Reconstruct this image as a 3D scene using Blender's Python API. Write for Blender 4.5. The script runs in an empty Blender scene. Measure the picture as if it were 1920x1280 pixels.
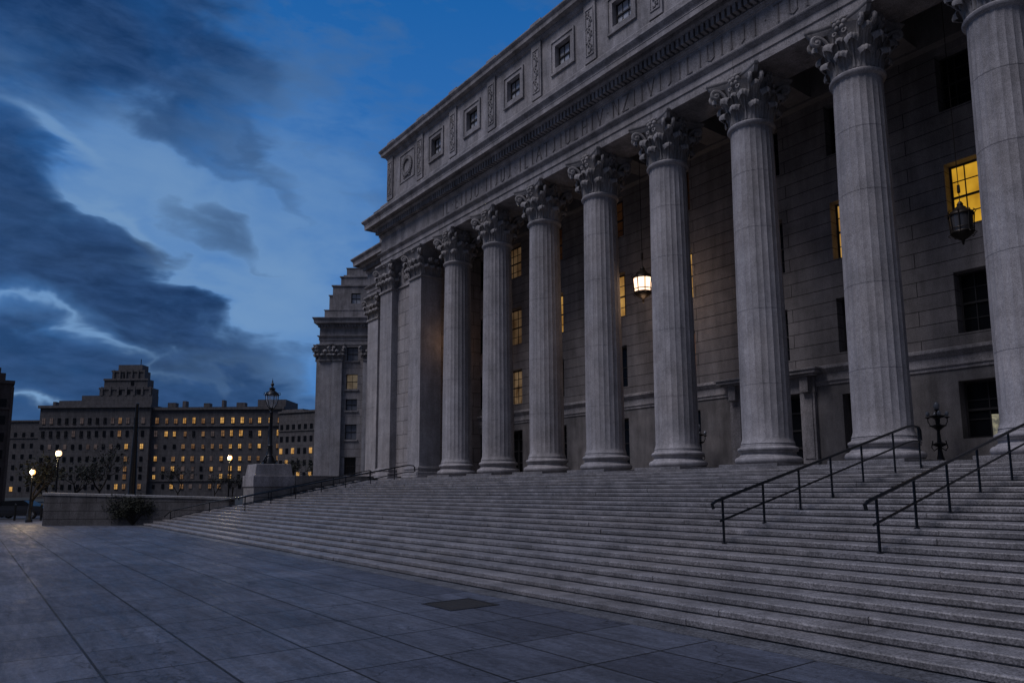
import bpy, math, random
from mathutils import Vector, Matrix
random.seed(7)
sc = bpy.context.scene
R_ = math.radians
PI = math.pi

# ------------------------------------------------------------------ camera
cd = bpy.data.cameras.new('camera'); cam = bpy.data.objects.new('camera', cd)
sc.collection.objects.link(cam); sc.camera = cam
r_ = Vector((0.60371446, 0.79716228, -0.00781975)); u_ = Vector((0.1115861, -0.07478686, 0.99093666)); f_ = Vector((-0.78935252, 0.59911536, 0.13410214))
M = Matrix(((r_.x, u_.x, -f_.x, 38.2926), (r_.y, u_.y, -f_.y, -23.9482), (r_.z, u_.z, -f_.z, -0.7847), (0, 0, 0, 1)))
cam.matrix_world = M
cd.sensor_width = 36; cd.lens = 25.66; cd.shift_x = -0.01057; cd.shift_y = 0.046
cd.clip_end = 3000; cd.clip_start = 0.1

# ------------------------------------------------------------------ world
W = bpy.data.worlds.new('World'); sc.world = W; W.use_nodes = True
nt = W.node_tree; nt.nodes.clear(); N = nt.nodes; L = nt.links
def wn(t, **k):
    n = N.new(t)
    for a, b in k.items(): setattr(n, a, b)
    return n
def wm(op, a, b=None, c=None):
    n = wn('ShaderNodeMath', operation=op)
    for i, v in enumerate((a, b, c)):
        if v is None: continue
        if isinstance(v, (int, float)): n.inputs[i].default_value = v
        else: L.new(v, n.inputs[i])
    return n.outputs[0]
def wmix(f, a, b, bt='MIX'):
    n = wn('ShaderNodeMix', data_type='RGBA', blend_type=bt)
    for i, v in ((0, f), (6, a), (7, b)):
        if isinstance(v, (int, float)): n.inputs[i].default_value = v
        elif isinstance(v, tuple): n.inputs[i].default_value = v + (1,)
        else: L.new(v, n.inputs[i])
    return n.outputs[2]
SUN_EL, SUN_AZ = 4.0, 191.0          # compass direction of the afterglow: behind the camera, to its left
sky = wn('ShaderNodeTexSky', sky_type='NISHITA'); sky.sun_disc = False
sky.sun_elevation = R_(SUN_EL); sky.sun_rotation = R_(SUN_AZ); sky.ozone_density = 6.0; sky.dust_density = 0.6; sky.air_density = 1.3
tc = wn('ShaderNodeTexCoord'); sep = wn('ShaderNodeSeparateXYZ'); L.new(tc.outputs['Generated'], sep.inputs[0])
az = wm('MULTIPLY', wm('ARCTAN2', sep.outputs[0], sep.outputs[1]), 57.29578)
el = wm('MULTIPLY', wm('ARCSINE', sep.outputs[2]), 57.29578)
comb = wn('ShaderNodeCombineXYZ'); L.new(az, comb.inputs[0]); L.new(el, comb.inputs[1])
def wnoise(rot, sx, sy, sc_, det, rough, dist, off=(0, 0, 0)):
    mp = wn('ShaderNodeMapping'); L.new(comb.outputs[0], mp.inputs[0])
    mp.inputs['Rotation'].default_value = (0, 0, R_(rot)); mp.inputs['Scale'].default_value = (sx, sy, 1); mp.inputs['Location'].default_value = off
    n = wn('ShaderNodeTexNoise'); L.new(mp.outputs[0], n.inputs['Vector'])
    n.inputs['Scale'].default_value = sc_; n.inputs['Detail'].default_value = det; n.inputs['Roughness'].default_value = rough; n.inputs['Distortion'].default_value = dist
    return n.outputs[0]
# wispy layers streaming down to the right
n1 = wnoise(24, .05, .13, 1.0, 5, .5, .3, (3.1, 1.2, 0))
n2 = wnoise(20, .13, .34, 1.0, 5, .52, .25, (7.7, 2.2, 0))
n4 = wnoise(26, .32, .9, 1.0, 5, .6, .3, (4.7, 9.2, 0))
n3 = wnoise(18, .10, .22, 1.0, 5, .5, .2, (1.7, 5.2, 0))
n5 = wnoise(8, .17, .30, 1.0, 4, .5, .4, (11.3, 6.2, 0))
warp = wm('MULTIPLY', wm('SUBTRACT', n1, .5), 16.0)
azw = wm('ADD', az, wm('ADD', wm('MULTIPLY', wm('SUBTRACT', n2, .5), 4.0), wm('MULTIPLY', wm('SUBTRACT', n5, .5), 10.0)))
elw = wm('ADD', el, wm('ADD', wm('MULTIPLY', wm('SUBTRACT', n3, .5), 4.0), wm('MULTIPLY', wm('SUBTRACT', n5, .5), 6.5)))
def blob(a0, e0, sa, se, rot, amp):
    c, s = math.cos(R_(rot)), math.sin(R_(rot))
    da = wm('SUBTRACT', azw, a0); de = wm('SUBTRACT', elw, e0)
    x = wm('ADD', wm('MULTIPLY', da, c), wm('MULTIPLY', de, s)); y = wm('SUBTRACT', wm('MULTIPLY', de, c), wm('MULTIPLY', da, s))
    q = wm('ADD', wm('POWER', wm('ABSOLUTE', wm('DIVIDE', x, sa)), 2.0), wm('POWER', wm('ABSOLUTE', wm('DIVIDE', y, se)), 2.0))
    return wm('MULTIPLY', wm('EXPONENT', wm('MULTIPLY', q, -1.0)), amp)
DARK = [(-77.5, 30.5, 4.5, 1.5, -30, .7), (-71.5, 21.5, 3.5, .7, -25, .3), (-90, 31, 9, 4.2, 0, .75), (-77.5, 11.8, 6, 1.7, -22, .9), (-88, 4.5, 14, 2.6, 0, .8), (-90, 19.2, 5.2, 2.6, -25, 1.0), (-86, 14.3, 9, 2.2, -12, 1.0), (-80, 12.0, 8, 2.0, -30, .95), (-84, 29.5, 7, 3.4, -6, .85), (-79.5, 26, 7, 2.0, -35, .5),
        (-75.5, 18.4, 4.6, 1.5, -16, .9), (-72.5, 15.6, 3, .9, -20, .5), (-80.2, 16.3, 2.2, .8, -8, .8), (-80.5, 7.4, 12, 2.2, -8, 1.05), (-90, 9.5, 8, 1.1, -6, .6), (-98, 22, 9, 6, 0, .7), (-73.5, 24.5, 3, 1.0, -35, .35), (-82, 16.3, 2.6, .8, -10, .5)]
LITE = [(-70, 20, 5, 7, 0, .35), (-81, 20, 9, 9, 0, .3), (-86.5, 22.8, 3.6, 1.0, -32, .9), (-83.4, 18.3, 3.2, .8, -33, 1.0), (-80, 21.5, 4.5, 2.6, -30, .62), (-83, 10.4, 10, .42, -15, .9), (-77, 14.8, 6, 1.0, -25, .6), (-71.5, 13, 4, 4.5, 0, .6), (-87.6, 5.8, 2.6, .5, -4, 1.8), (-72.5, 17.0, 6, 2.5, -20, .4), (-75, 9.2, 5, .7, -16, .5)]
def total(lst):
    t = None
    for b in lst:
        o = blob(*b); t = o if t is None else wm('ADD', t, o)
    return t
dk = total(DARK); lt = total(LITE)
fine = wm('MULTIPLY', wm('SUBTRACT', n2, .5), 1.3); big = wm('MULTIPLY', wm('SUBTRACT', n1, .5), 1.6)
right = wn('ShaderNodeMapRange'); L.new(az, right.inputs[0]); right.inputs[1].default_value = -72; right.inputs[2].default_value = -60; right.inputs[3].default_value = 1; right.inputs[4].default_value = .6
def clampf(v):
    n = wn('ShaderNodeClamp'); L.new(v, n.inputs[0]); return n.outputs[0]
tex = wm('MULTIPLY', wm('ADD', wm('ADD', fine, big), wm('MULTIPLY', wm('SUBTRACT', n4, .5), .8)), right.outputs[0])
cpos = clampf(wm('MULTIPLY', wm('SUBTRACT', wm('ADD', dk, wm('MULTIPLY', tex, .55)), wm('MULTIPLY', lt, .45)), .5))
cloud = wm('SUBTRACT', 1.0, wm('EXPONENT', wm('MULTIPLY', cpos, -3.6)))
lpos = clampf(wm('MULTIPLY', wm('ADD', lt, wm('MULTIPLY', tex, .5)), .5)); lite = wm('SUBTRACT', 1.0, wm('EXPONENT', wm('MULTIPLY', lpos, -3.2)))
hs = wn('ShaderNodeHueSaturation'); L.new(sky.outputs[0], hs.inputs['Color']); hs.inputs['Saturation'].default_value = 1.0
eg = wn('ShaderNodeMapRange'); L.new(el, eg.inputs[0]); eg.inputs[1].default_value = 6; eg.inputs[2].default_value = 36
grad = wmix(eg.outputs[0], (.95, 2.9, 7.2), (.16, 1.55, 5.1))
base = wmix(1.0, wmix(1.0, hs.outputs[0], (.2, .3, .35), 'MULTIPLY'), grad, 'ADD')
a1 = wmix(wm('MULTIPLY', lite, .68), base, (3.3, 5.4, 8.0))      # thin bright cloud
dcol = wmix(clampf(wm('MULTIPLY', wm('SUBTRACT', n4, .38), 3.5)), (0.11, .33, 1.05), (.28, .75, 2.1))
a2 = wmix(wm('MULTIPLY', cloud, .93), a1, dcol)      # dark cloud
bg = wn('ShaderNodeBackground'); bg.inputs['Strength'].default_value = 0.082
away = wn('ShaderNodeMapRange'); L.new(wm('ABSOLUTE', wm('ADD', az, 80.0)), away.inputs[0]); away.inputs[1].default_value = 28; away.inputs[2].default_value = 75
gn = wm('ADD', .75, wm('MULTIPLY', n2, .5))
grey = wmix(1.0, (.75, .8, 1.15), gn, 'MULTIPLY')
zen = wn('ShaderNodeMapRange'); L.new(el, zen.inputs[0]); zen.inputs[1].default_value = 38; zen.inputs[2].default_value = 62
a2z = wmix(zen.outputs[0], a2, (2.0, 3.0, 5.4)); grey = wmix(zen.outputs[0], grey, (2.0, 3.0, 5.4))
a3 = wmix(wm('MULTIPLY', away.outputs[0], .9), a2z, grey)           # grey overcast over the rest of the dome
L.new(a3, bg.inputs['Color'])
wo = wn('ShaderNodeOutputWorld'); L.new(bg.outputs[0], wo.inputs[0])

# ------------------------------------------------------------------ sun (soft afterglow)
sd = bpy.data.lights.new('sun', 'SUN'); so = bpy.data.objects.new('sun', sd); sc.collection.objects.link(so)
sd.energy = 1.85; sd.angle = R_(26); sd.color = (.96, .91, .99)
a_ = R_(SUN_AZ); e_ = R_(57)
dirv = Vector((math.sin(a_) * math.cos(e_), math.cos(a_) * math.cos(e_), math.sin(e_)))
so.rotation_euler = dirv.to_track_quat('Z', 'Y').to_euler()

sc.view_settings.view_transform = 'Standard'; sc.view_settings.look = 'None'; sc.view_settings.gamma = 1.0
sc.view_settings.exposure = -0.25
sc.render.engine = 'CYCLES'
sc.cycles.max_bounces = 5; sc.cycles.diffuse_bounces = 3; sc.cycles.glossy_bounces = 3; sc.cycles.transparent_max_bounces = 8
sc.cycles.use_denoising = True

# ------------------------------------------------------------------ materials
def mat(name, col, rough=.7, metal=0., spec=.3):
    m = bpy.data.materials.new(name); m.use_nodes = True
    b = m.node_tree.nodes['Principled BSDF']
    b.inputs['Base Color'].default_value = (*col, 1); b.inputs['Roughness'].default_value = rough; b.inputs['Metallic'].default_value = metal
    b.inputs['Specular IOR Level'].default_value = spec
    return m
class NB:
    def __init__(s, m): s.m = m; s.n = m.node_tree.nodes; s.l = m.node_tree.links; s.b = s.n['Principled BSDF']; s.geo = s.n.new('ShaderNodeNewGeometry'); s.pos = s.geo.outputs['Position']
    def mapping(s, scale=(1, 1, 1), loc=(0, 0, 0), rot=(0, 0, 0), src=None):
        n = s.n.new('ShaderNodeMapping'); s.l.new(src or s.pos, n.inputs[0]); n.inputs['Scale'].default_value = scale; n.inputs['Location'].default_value = loc; n.inputs['Rotation'].default_value = rot
        return n.outputs[0]
    def noise(s, scale, det=4, rough=.55, vec=None, dist=0):
        n = s.n.new('ShaderNodeTexNoise'); s.l.new(vec or s.pos, n.inputs['Vector']); n.inputs['Scale'].default_value = scale; n.inputs['Detail'].default_value = det; n.inputs['Roughness'].default_value = rough; n.inputs['Distortion'].default_value = dist
        return n.outputs[0]
    def ramp(s, f, a, b, lo=0., hi=1.):
        n = s.n.new('ShaderNodeMapRange'); s.l.new(f, n.inputs[0]); n.inputs[1].default_value = a; n.inputs[2].default_value = b; n.inputs[3].default_value = lo; n.inputs[4].default_value = hi
        return n.outputs[0]
    def math(s, op, a, b):
        n = s.n.new('ShaderNodeMath'); n.operation = op
        for i, v in enumerate((a, b)):
            if isinstance(v, (int, float)): n.inputs[i].default_value = v
            else: s.l.new(v, n.inputs[i])
        return n.outputs[0]
    def mix(s, f, a, b, bt='MIX'):
        n = s.n.new('ShaderNodeMix'); n.data_type = 'RGBA'; n.blend_type = bt
        for i, v in ((0, f), (6, a), (7, b)):
            if isinstance(v, (int, float)): n.inputs[i].default_value = v
            elif isinstance(v, tuple): n.inputs[i].default_value = v + (1,)
            else: s.l.new(v, n.inputs[i])
        return n.outputs[2]
    def bump(s, h, dist=.01, st=1.0, prev=None):
        n = s.n.new('ShaderNodeBump'); s.l.new(h, n.inputs['Height']); n.inputs['Distance'].default_value = dist; n.inputs['Strength'].default_value = st
        if prev: s.l.new(prev, n.inputs['Normal'])
        return n.outputs[0]
    def brick(s, vec, w, h, mortar=.012, offset=.5, c1=(.9, .9, .9), c2=(1.06, 1.06, 1.06), cm=(.25, .25, .25), smooth=.1):
        n = s.n.new('ShaderNodeTexBrick'); s.l.new(vec, n.inputs['Vector']); n.offset = offset; n.squash = 1
        n.inputs['Color1'].default_value = (*c1, 1); n.inputs['Color2'].default_value = (*c2, 1); n.inputs['Mortar'].default_value = (*cm, 1)
        n.inputs['Scale'].default_value = 1; n.inputs['Mortar Size'].default_value = mortar; n.inputs['Mortar Smooth'].default_value = smooth
        n.inputs['Brick Width'].default_value = w; n.inputs['Row Height'].default_value = h; n.inputs['Bias'].default_value = 0
        return n
def granite(name, col, speck=.5, stain=.5, rough=.75, bump=.004, ashlar=None, spec=.25, streak=.25, spscale=28):
    m = mat(name, col, rough, 0, spec); s = NB(m)
    sp = s.ramp(s.noise(spscale, 3, .75), .38, .62, 1 - speck * .62, 1 + speck * .4)
    bl = s.ramp(s.noise(1.1, 5, .6), .3, .7, 1 - stain * .35, 1 + stain * .2)
    st = s.ramp(s.noise(1.0, 5, .65, s.mapping((1.6, 1.6, streak))), .35, .7, 1 - stain * .5, 1 + stain * .12)
    sp2 = s.ramp(s.noise(7, 4, .7), .35, .65, 1 - speck * .22, 1 + speck * .15)
    k = s.math('MULTIPLY', s.math('MULTIPLY', sp, sp2), s.math('MULTIPLY', bl, st))
    oi = s.n.new('ShaderNodeObjectInfo'); k = s.math('MULTIPLY', k, s.ramp(oi.outputs['Random'], 0, 1, .92, 1.07))
    c = s.mix(1.0, col, k, 'MULTIPLY')
    warm = s.noise(.35, 4, .6); c = s.mix(s.ramp(warm, .4, .65, 0, .35), c, s.mix(1.0, c, (1.05, .97, .86), 'MULTIPLY'))
    nb = s.bump(s.noise(spscale * .8, 4, .6), bump)
    if ashlar:
        v, w, h = ashlar
        n = s.n.new('ShaderNodeSeparateXYZ'); s.l.new(s.pos, n.inputs[0]); cb = s.n.new('ShaderNodeCombineXYZ')
        if v == 'x': s.l.new(n.outputs[0], cb.inputs[0])
        else: s.l.new(s.math('ADD', n.outputs[0], n.outputs[1]), cb.inputs[0])
        s.l.new(n.outputs[2], cb.inputs[1])
        br = s.brick(cb.outputs[0], w, h, .012, .37, (.92, .92, .92), (1.05, 1.04, 1.03), (.12, .115, .115))
        c = s.mix(1.0, c, br.outputs[0], 'MULTIPLY'); nb = s.bump(s.math('SUBTRACT', 1.0, br.outputs[1]), .02, 1, nb)
    s.l.new(c, s.b.inputs['Base Color']); s.l.new(nb, s.b.inputs['Normal'])
    return m
G_col = granite('column_granite', (.385, .374, .39), .6, .7, streak=.12, spscale=42)
G_trim = granite('trim_granite', (.36, .348, .362), .55, .85)
G_carve = granite('carved_granite', (.35, .338, .342), .3, .8, bump=.008)
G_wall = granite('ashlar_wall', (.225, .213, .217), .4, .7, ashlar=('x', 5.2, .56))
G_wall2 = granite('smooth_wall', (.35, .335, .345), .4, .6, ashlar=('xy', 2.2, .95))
G_step = granite('step_granite', (.235, .23, .242), .85, .75, rough=.48, bump=.004, spec=.5, spscale=36)
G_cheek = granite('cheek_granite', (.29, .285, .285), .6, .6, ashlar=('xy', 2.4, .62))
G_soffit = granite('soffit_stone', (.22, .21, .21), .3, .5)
G_letter_shade = granite('letter_shade_stone', (.20, .19, .196), .3, .5)  # darker than the frieze: shade of the strokes put into the colour
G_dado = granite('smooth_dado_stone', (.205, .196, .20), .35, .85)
G_far = granite('distant_stone', (.145, .14, .147), .3, .6, ashlar=('xy', 3.0, 1.2))
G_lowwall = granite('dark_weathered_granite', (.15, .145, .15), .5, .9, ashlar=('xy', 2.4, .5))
G_farbrown = granite('distant_brick', (.13, .10, .09), .3, .6)
G_joint = mat('joint_shadow', (.06, .06, .062), .9)
GrateMetal = mat('grate_iron', (.07, .068, .065), .5, .5)
Metal = mat('black_iron', (.018, .02, .024), .38, .6, .5)
Metal2 = mat('painted_rail', (.02, .024, .03), .28, .7, .5)
Bronze = mat('lantern_bronze', (.035, .03, .026), .45, .7)
Frame = mat('window_frame', (.03, .028, .028), .5)
FrameB = mat('window_frame_white', (.38, .37, .36), .5)
def glass_dark(name='dark_glass', col=(.006, .007, .009)):
    m = mat(name, col, .25, 0, .25); return m
Glass = glass_dark()
GlassAttic = mat('reflection_tint_glass', (.28, .30, .33), .12, 0, .7)  # pale glass: the sky's reflection is put into the base colour
s = NB(GlassAttic); s.l.new(s.mix(s.ramp(s.noise(1.1, 2), .4, .6), (.34, .36, .40), (.46, .48, .52)), s.b.inputs['Base Color'])
def lit(name, col, st, var=1.0, scale=1.2, darkmix=.15):
    m = mat(name, (.02, .02, .02), .2, 0, .5); s = NB(m)
    f = s.ramp(s.noise(scale, 3, .5, s.mapping((1, 1, .6))), .35, .65, darkmix, 1)
    c = s.mix(f, tuple(x * .35 * y for x, y in zip(col, (1, .8, .6))), col)
    s.l.new(c, s.b.inputs['Emission Color']); s.b.inputs['Emission Strength'].default_value = st
    return m
LitBright = lit('lit_pane_yellow', (1.0, .56, .045), .9, scale=.9, darkmix=.12)
LitMid = lit('lit_pane_amber', (1.0, .56, .14), .55, darkmix=.2)
LitDim = lit('lit_pane_dim', (1.0, .62, .32), .09, darkmix=.1)
LitWing = lit('lit_pane_pale', (1.0, .8, .55), .12, scale=1.0, darkmix=0)
LitAmb = lit('lit_pane_orange', (1.0, .40, .08), .35, darkmix=.1)
LitDim2 = lit('lit_pane_cream', (1.0, .66, .36), .16, scale=2.2, darkmix=.05)
LitFaint = lit('lit_pane_faint', (.9, .35, .12), .018)
FarLit = lit('far_lit_pane', (1.0, .56, .16), .85, scale=.9, darkmix=.05)
FarLit2 = lit('far_lit_pane_dim', (1.0, .55, .24), .26, scale=.9, darkmix=.05)
FarDim = lit('far_faint_pane', (.55, .42, .42), .13, scale=.8)
LampGlow = mat('lamp_globe_glow', (.8, .8, .8), .3)
LampGlow.node_tree.nodes['Principled BSDF'].inputs['Emission Color'].default_value = (1, .40, .08, 1); LampGlow.node_tree.nodes['Principled BSDF'].inputs['Emission Strength'].default_value = 3.2
LampPink = mat('lamp_globe_pale', (.8, .8, .8), .3)
LampPink.node_tree.nodes['Principled BSDF'].inputs['Emission Color'].default_value = (1, .56, .28, 1); LampPink.node_tree.nodes['Principled BSDF'].inputs['Emission Strength'].default_value = 3
LanternGlow = mat('lantern_glass_lit', (.8, .7, .6), .4)
LanternGlow.node_tree.nodes['Principled BSDF'].inputs['Emission Color'].default_value = (1, .66, .44, 1); LanternGlow.node_tree.nodes['Principled BSDF'].inputs['Emission Strength'].default_value = 2.6
GlobeDull = mat('unlit_globe', (.20, .22, .25), .15, 0, .6)
LanternDark = mat('lantern_glass_unlit', (.06, .06, .065), .15, 0, .5)
def clearglass():
    m = bpy.data.materials.new('lamp_clear_glass'); m.use_nodes = True; b = m.node_tree.nodes['Principled BSDF']
    b.inputs['Base Color'].default_value = (.75, .8, .85, 1); b.inputs['Roughness'].default_value = .08; b.inputs['Alpha'].default_value = .28
    return m
ClearGlass = clearglass()
Bark = mat('tree_bark', (.028, .024, .02), .9)
Leaf = mat('dark_leaves', (.028, .034, .024), .8)
s = NB(Leaf); s.l.new(s.mix(s.ramp(s.noise(1.5, 3), .35, .65), (.014, .018, .014), (.05, .052, .036)), s.b.inputs['Base Color'])
CarPaint = mat('dark_car_paint', (.02, .022, .028), .2, .3, .6); CarPale = mat('silver_car_paint', (.30, .31, .33), .25, .5, .6)
Rubber = mat('tyre_rubber', (.012, .012, .012), .8)

# plaza paving: worn bluestone slabs
Plaza = mat('plaza_paving', (.2, .2, .2), .5, 0, .45); s = NB(Plaza)
v = s.mapping((1, 1, 1), (-.35, .12, 0))
br = s.brick(v, 1.56, 1.18, .016, 0.0, (.74, .74, .77), (1.16, 1.15, 1.13), (.03, .03, .035), .1)
br2 = s.brick(s.mapping((1, 1, 1), (-.35, .12, 0)), 3.12, 2.36, .020, 0.0, (.90, .90, .90), (1.1, 1.1, 1.1), (.06, .06, .07), .2)
blot = s.ramp(s.noise(.5, 7, .65, s.mapping((1, 1.6, 1))), .34, .66, .68, 1.2)
streak_v = s.mapping((.35, 2.4, 1), rot=(0, 0, .12))
blot2 = s.ramp(s.noise(2.2, 8, .72, streak_v, .6), .36, .64, .66, 1.25)
pock = s.ramp(s.noise(14, 5, .75), .38, .60, .72, 1.2)
sp = s.ramp(s.noise(60, 3, .7), .35, .65, .78, 1.2)
vo = s.n.new('ShaderNodeTexVoronoi'); vo.feature = 'DISTANCE_TO_EDGE'; vo.inputs['Scale'].default_value = .22; s.l.new(s.mapping((1, 1, 1)), vo.inputs['Vector'])
wob = s.n.new('ShaderNodeVectorMath'); wob.operation = 'ADD'; nz = s.n.new('ShaderNodeTexNoise'); nz.inputs['Scale'].default_value = 1.6; nz.inputs['Detail'].default_value = 6; s.l.new(s.pos, nz.inputs['Vector'])
s.l.new(s.pos, wob.inputs[0]); s.l.new(nz.outputs['Color'], wob.inputs[1]); s.l.new(wob.outputs[0], vo.inputs['Vector'])
crack = s.ramp(vo.outputs['Distance'], .0, .004, .25, 1)
k = s.math('MULTIPLY', s.math('MULTIPLY', s.math('MULTIPLY', blot, blot2), s.math('MULTIPLY', sp, pock)), crack)
c = s.mix(1.0, (.068, .078, .106), k, 'MULTIPLY'); c = s.mix(1.0, c, br.outputs[0], 'MULTIPLY'); c = s.mix(1.0, c, br2.outputs[0], 'MULTIPLY')
s.l.new(c, s.b.inputs['Base Color'])
s.l.new(s.ramp(s.noise(1.6, 7, .7, streak_v, .5), .36, .64, .44, .72), s.b.inputs['Roughness'])
nb = s.bump(s.noise(5, 8, .75), .03, .8); nb = s.bump(s.noise(45, 4, .6), .004, 1, nb); nb = s.bump(s.math('SUBTRACT', 1.0, br.outputs[1]), .012, 1, nb)
s.l.new(nb, s.b.inputs['Normal'])
Kerb = granite('border_granite', (.13, .135, .15), .8, .8, rough=.55, spec=.4)
Asphalt = mat('asphalt', (.045, .045, .05), .7)
Grass = mat('dark_ground', (.03, .033, .03), .9)

# ------------------------------------------------------------------ mesh helpers
class MB:
    def __init__(s): s.v = []; s.f = []
    def add(s, vs, fs):
        o = len(s.v); s.v += [tuple(p) for p in vs]; s.f += [tuple(i + o for i in f) for f in fs]; return s
    def box(s, x0, x1, y0, y1, z0, z1):
        return s.add([(x0, y0, z0), (x1, y0, z0), (x1, y1, z0), (x0, y1, z0), (x0, y0, z1), (x1, y0, z1), (x1, y1, z1), (x0, y1, z1)],
                     [(0, 3, 2, 1), (4, 5, 6, 7), (0, 1, 5, 4), (1, 2, 6, 5), (2, 3, 7, 6), (3, 0, 4, 7)])
    def lathe(s, prof, n=32, cx=0, cy=0, close=True):
        vs = []; fs = []
        for r, z in prof:
            for i in range(n):
                a = 2 * PI * i / n; vs.append((cx + r * math.cos(a), cy + r * math.sin(a), z))
        for j in range(len(prof) - 1):
            for i in range(n): fs.append((j * n + i, j * n + (i + 1) % n, (j + 1) * n + (i + 1) % n, (j + 1) * n + i))
        if close: fs += [tuple(range(n))[::-1], tuple((len(prof) - 1) * n + i for i in range(n))]
        return s.add(vs, fs)
    def tube(s, pts, rad, n=8, flat=1.0):
        pts = [Vector(p) for p in pts]; rad = rad if hasattr(rad, '__len__') else [rad] * len(pts)
        vs = []; fs = []; up = None
        for i, p in enumerate(pts):
            t = (pts[min(i + 1, len(pts) - 1)] - pts[max(i - 1, 0)]).normalized()
            if up is None:
                up = Vector((0, 0, 1)) if abs(t.z) < .9 else Vector((1, 0, 0))
            a = t.cross(up).normalized(); b = a.cross(t).normalized(); up = b
            for k in range(n):
                an = 2 * PI * k / n; vs.append(p + a * math.cos(an) * rad[i] + b * math.sin(an) * rad[i] * flat)
        for j in range(len(pts) - 1):
            for k in range(n): fs.append((j * n + k, j * n + (k + 1) % n, (j + 1) * n + (k + 1) % n, (j + 1) * n + k))
        fs += [tuple(range(n))[::-1], tuple((len(pts) - 1) * n + k for k in range(n))]
        return s.add(vs, fs)
    def sphere(s, c, r, n=12, m=8, sz=1.0):
        prof = [(max(r * math.sin(PI * j / m), 1e-4), c[2] - r * sz * math.cos(PI * j / m)) for j in range(m + 1)]
        return s.lathe(prof, n, c[0], c[1], False)
    def prism(s, poly, z0, z1):
        n = len(poly); vs = [(x, y, z0) for x, y in poly] + [(x, y, z1) for x, y in poly]
        return s.add(vs, [tuple(range(n))[::-1], tuple(range(n, 2 * n))] + [(i, (i + 1) % n, n + (i + 1) % n, n + i) for i in range(n)])
    def sweep(s, path, prof, close=False):
        # path: xy polyline, outward = left of travel; prof: (outward, z)
        P = [Vector((p[0], p[1])) for p in path]; k = len(P); ms = []
        for i in range(k):
            d0 = (P[i] - P[i - 1]).normalized() if i > 0 else None; d1 = (P[i + 1] - P[i]).normalized() if i < k - 1 else None
            n0 = Vector((-d0.y, d0.x)) if d0 else None; n1 = Vector((-d1.y, d1.x)) if d1 else None
            if n0 is None: m_ = n1
            elif n1 is None: m_ = n0
            else: m_ = (n0 + n1) / (1 + n0.dot(n1))
            ms.append(-m_)
        vs = []; fs = []; q = len(prof)
        for i in range(k):
            for o, z in prof: vs.append((P[i].x - ms[i].x * o, P[i].y - ms[i].y * o, z))
        for i in range(k - 1):
            for j in range(q - 1): fs.append((i * q + j, (i + 1) * q + j, (i + 1) * q + j + 1, i * q + j + 1))
        if close: fs += [tuple(range(q)), tuple((k - 1) * q + j for j in range(q))[::-1]]
        return s.add(vs, fs)
    def xf(s, m, o=0):
        for i in range(o, len(s.v)): s.v[i] = tuple(m @ Vector(s.v[i]))
        return s
    def build(s, name, mt, parent=None, smooth=False, angle=40, bevel=0):
        me = bpy.data.meshes.new(name); me.from_pydata(s.v, [], s.f); me.materials.append(mt)
        if smooth:
            me.polygons.foreach_set('use_smooth', [True] * len(me.polygons)); me.set_sharp_from_angle(angle=R_(angle))
        me.update(); o = bpy.data.objects.new(name, me); sc.collection.objects.link(o)
        if parent: o.parent = parent
        if bevel:
            b = o.modifiers.new('bevel', 'BEVEL'); b.width = bevel; b.segments = 2; b.limit_method = 'ANGLE'; b.angle_limit = R_(50)
        return o
def tag(o, label=None, cat=None, group=None, kind=None):
    if label: o['label'] = label
    if cat: o['category'] = cat
    if group: o['group'] = group
    if kind: o['kind'] = kind
    return o
def empty(name, loc=(0, 0, 0), rz=0, parent=None):
    o = bpy.data.objects.new(name, None); o.location = loc; o.rotation_euler = (0, 0, rz); o.empty_display_size = .3; sc.collection.objects.link(o)
    if parent: o.parent = parent
    return o
def copy_tree(o, parent=None):
    c = o.copy(); sc.collection.objects.link(c); c.parent = parent
    for ch in list(o.children): copy_tree(ch, c)
    return c
def wall_grid(mb, x0, x1, z0, z1, y0, y1, ops):
    xs = sorted({x0, x1} | {a for o in ops for a in (o[0], o[1])}); zs = sorted({z0, z1} | {a for o in ops for a in (o[2], o[3])})
    vid = {}; vs = []; fs = []
    def V(i, j, k):
        if (i, j, k) not in vid: vid[(i, j, k)] = len(vs); vs.append((xs[i], (y0, y1)[k], zs[j]))
        return vid[(i, j, k)]
    solid = lambda i, j: 0 <= i < len(xs) - 1 and 0 <= j < len(zs) - 1 and not any(o[0] <= (xs[i] + xs[i + 1]) / 2 <= o[1] and o[2] <= (zs[j] + zs[j + 1]) / 2 <= o[3] for o in ops)
    for i in range(len(xs) - 1):
        for j in range(len(zs) - 1):
            if not solid(i, j): continue
            fs.append((V(i, j, 0), V(i + 1, j, 0), V(i + 1, j + 1, 0), V(i, j + 1, 0)))
            fs.append((V(i, j, 1), V(i, j + 1, 1), V(i + 1, j + 1, 1), V(i + 1, j, 1)))
            if not solid(i - 1, j): fs.append((V(i, j, 0), V(i, j + 1, 0), V(i, j + 1, 1), V(i, j, 1)))
            if not solid(i + 1, j): fs.append((V(i + 1, j, 0), V(i + 1, j, 1), V(i + 1, j + 1, 1), V(i + 1, j + 1, 0)))
            if not solid(i, j - 1): fs.append((V(i, j, 0), V(i, j, 1), V(i + 1, j, 1), V(i + 1, j, 0)))
            if not solid(i, j + 1): fs.append((V(i, j + 1, 0), V(i + 1, j + 1, 0), V(i + 1, j + 1, 1), V(i, j + 1, 1)))
    mb.add(vs, fs)

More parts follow.
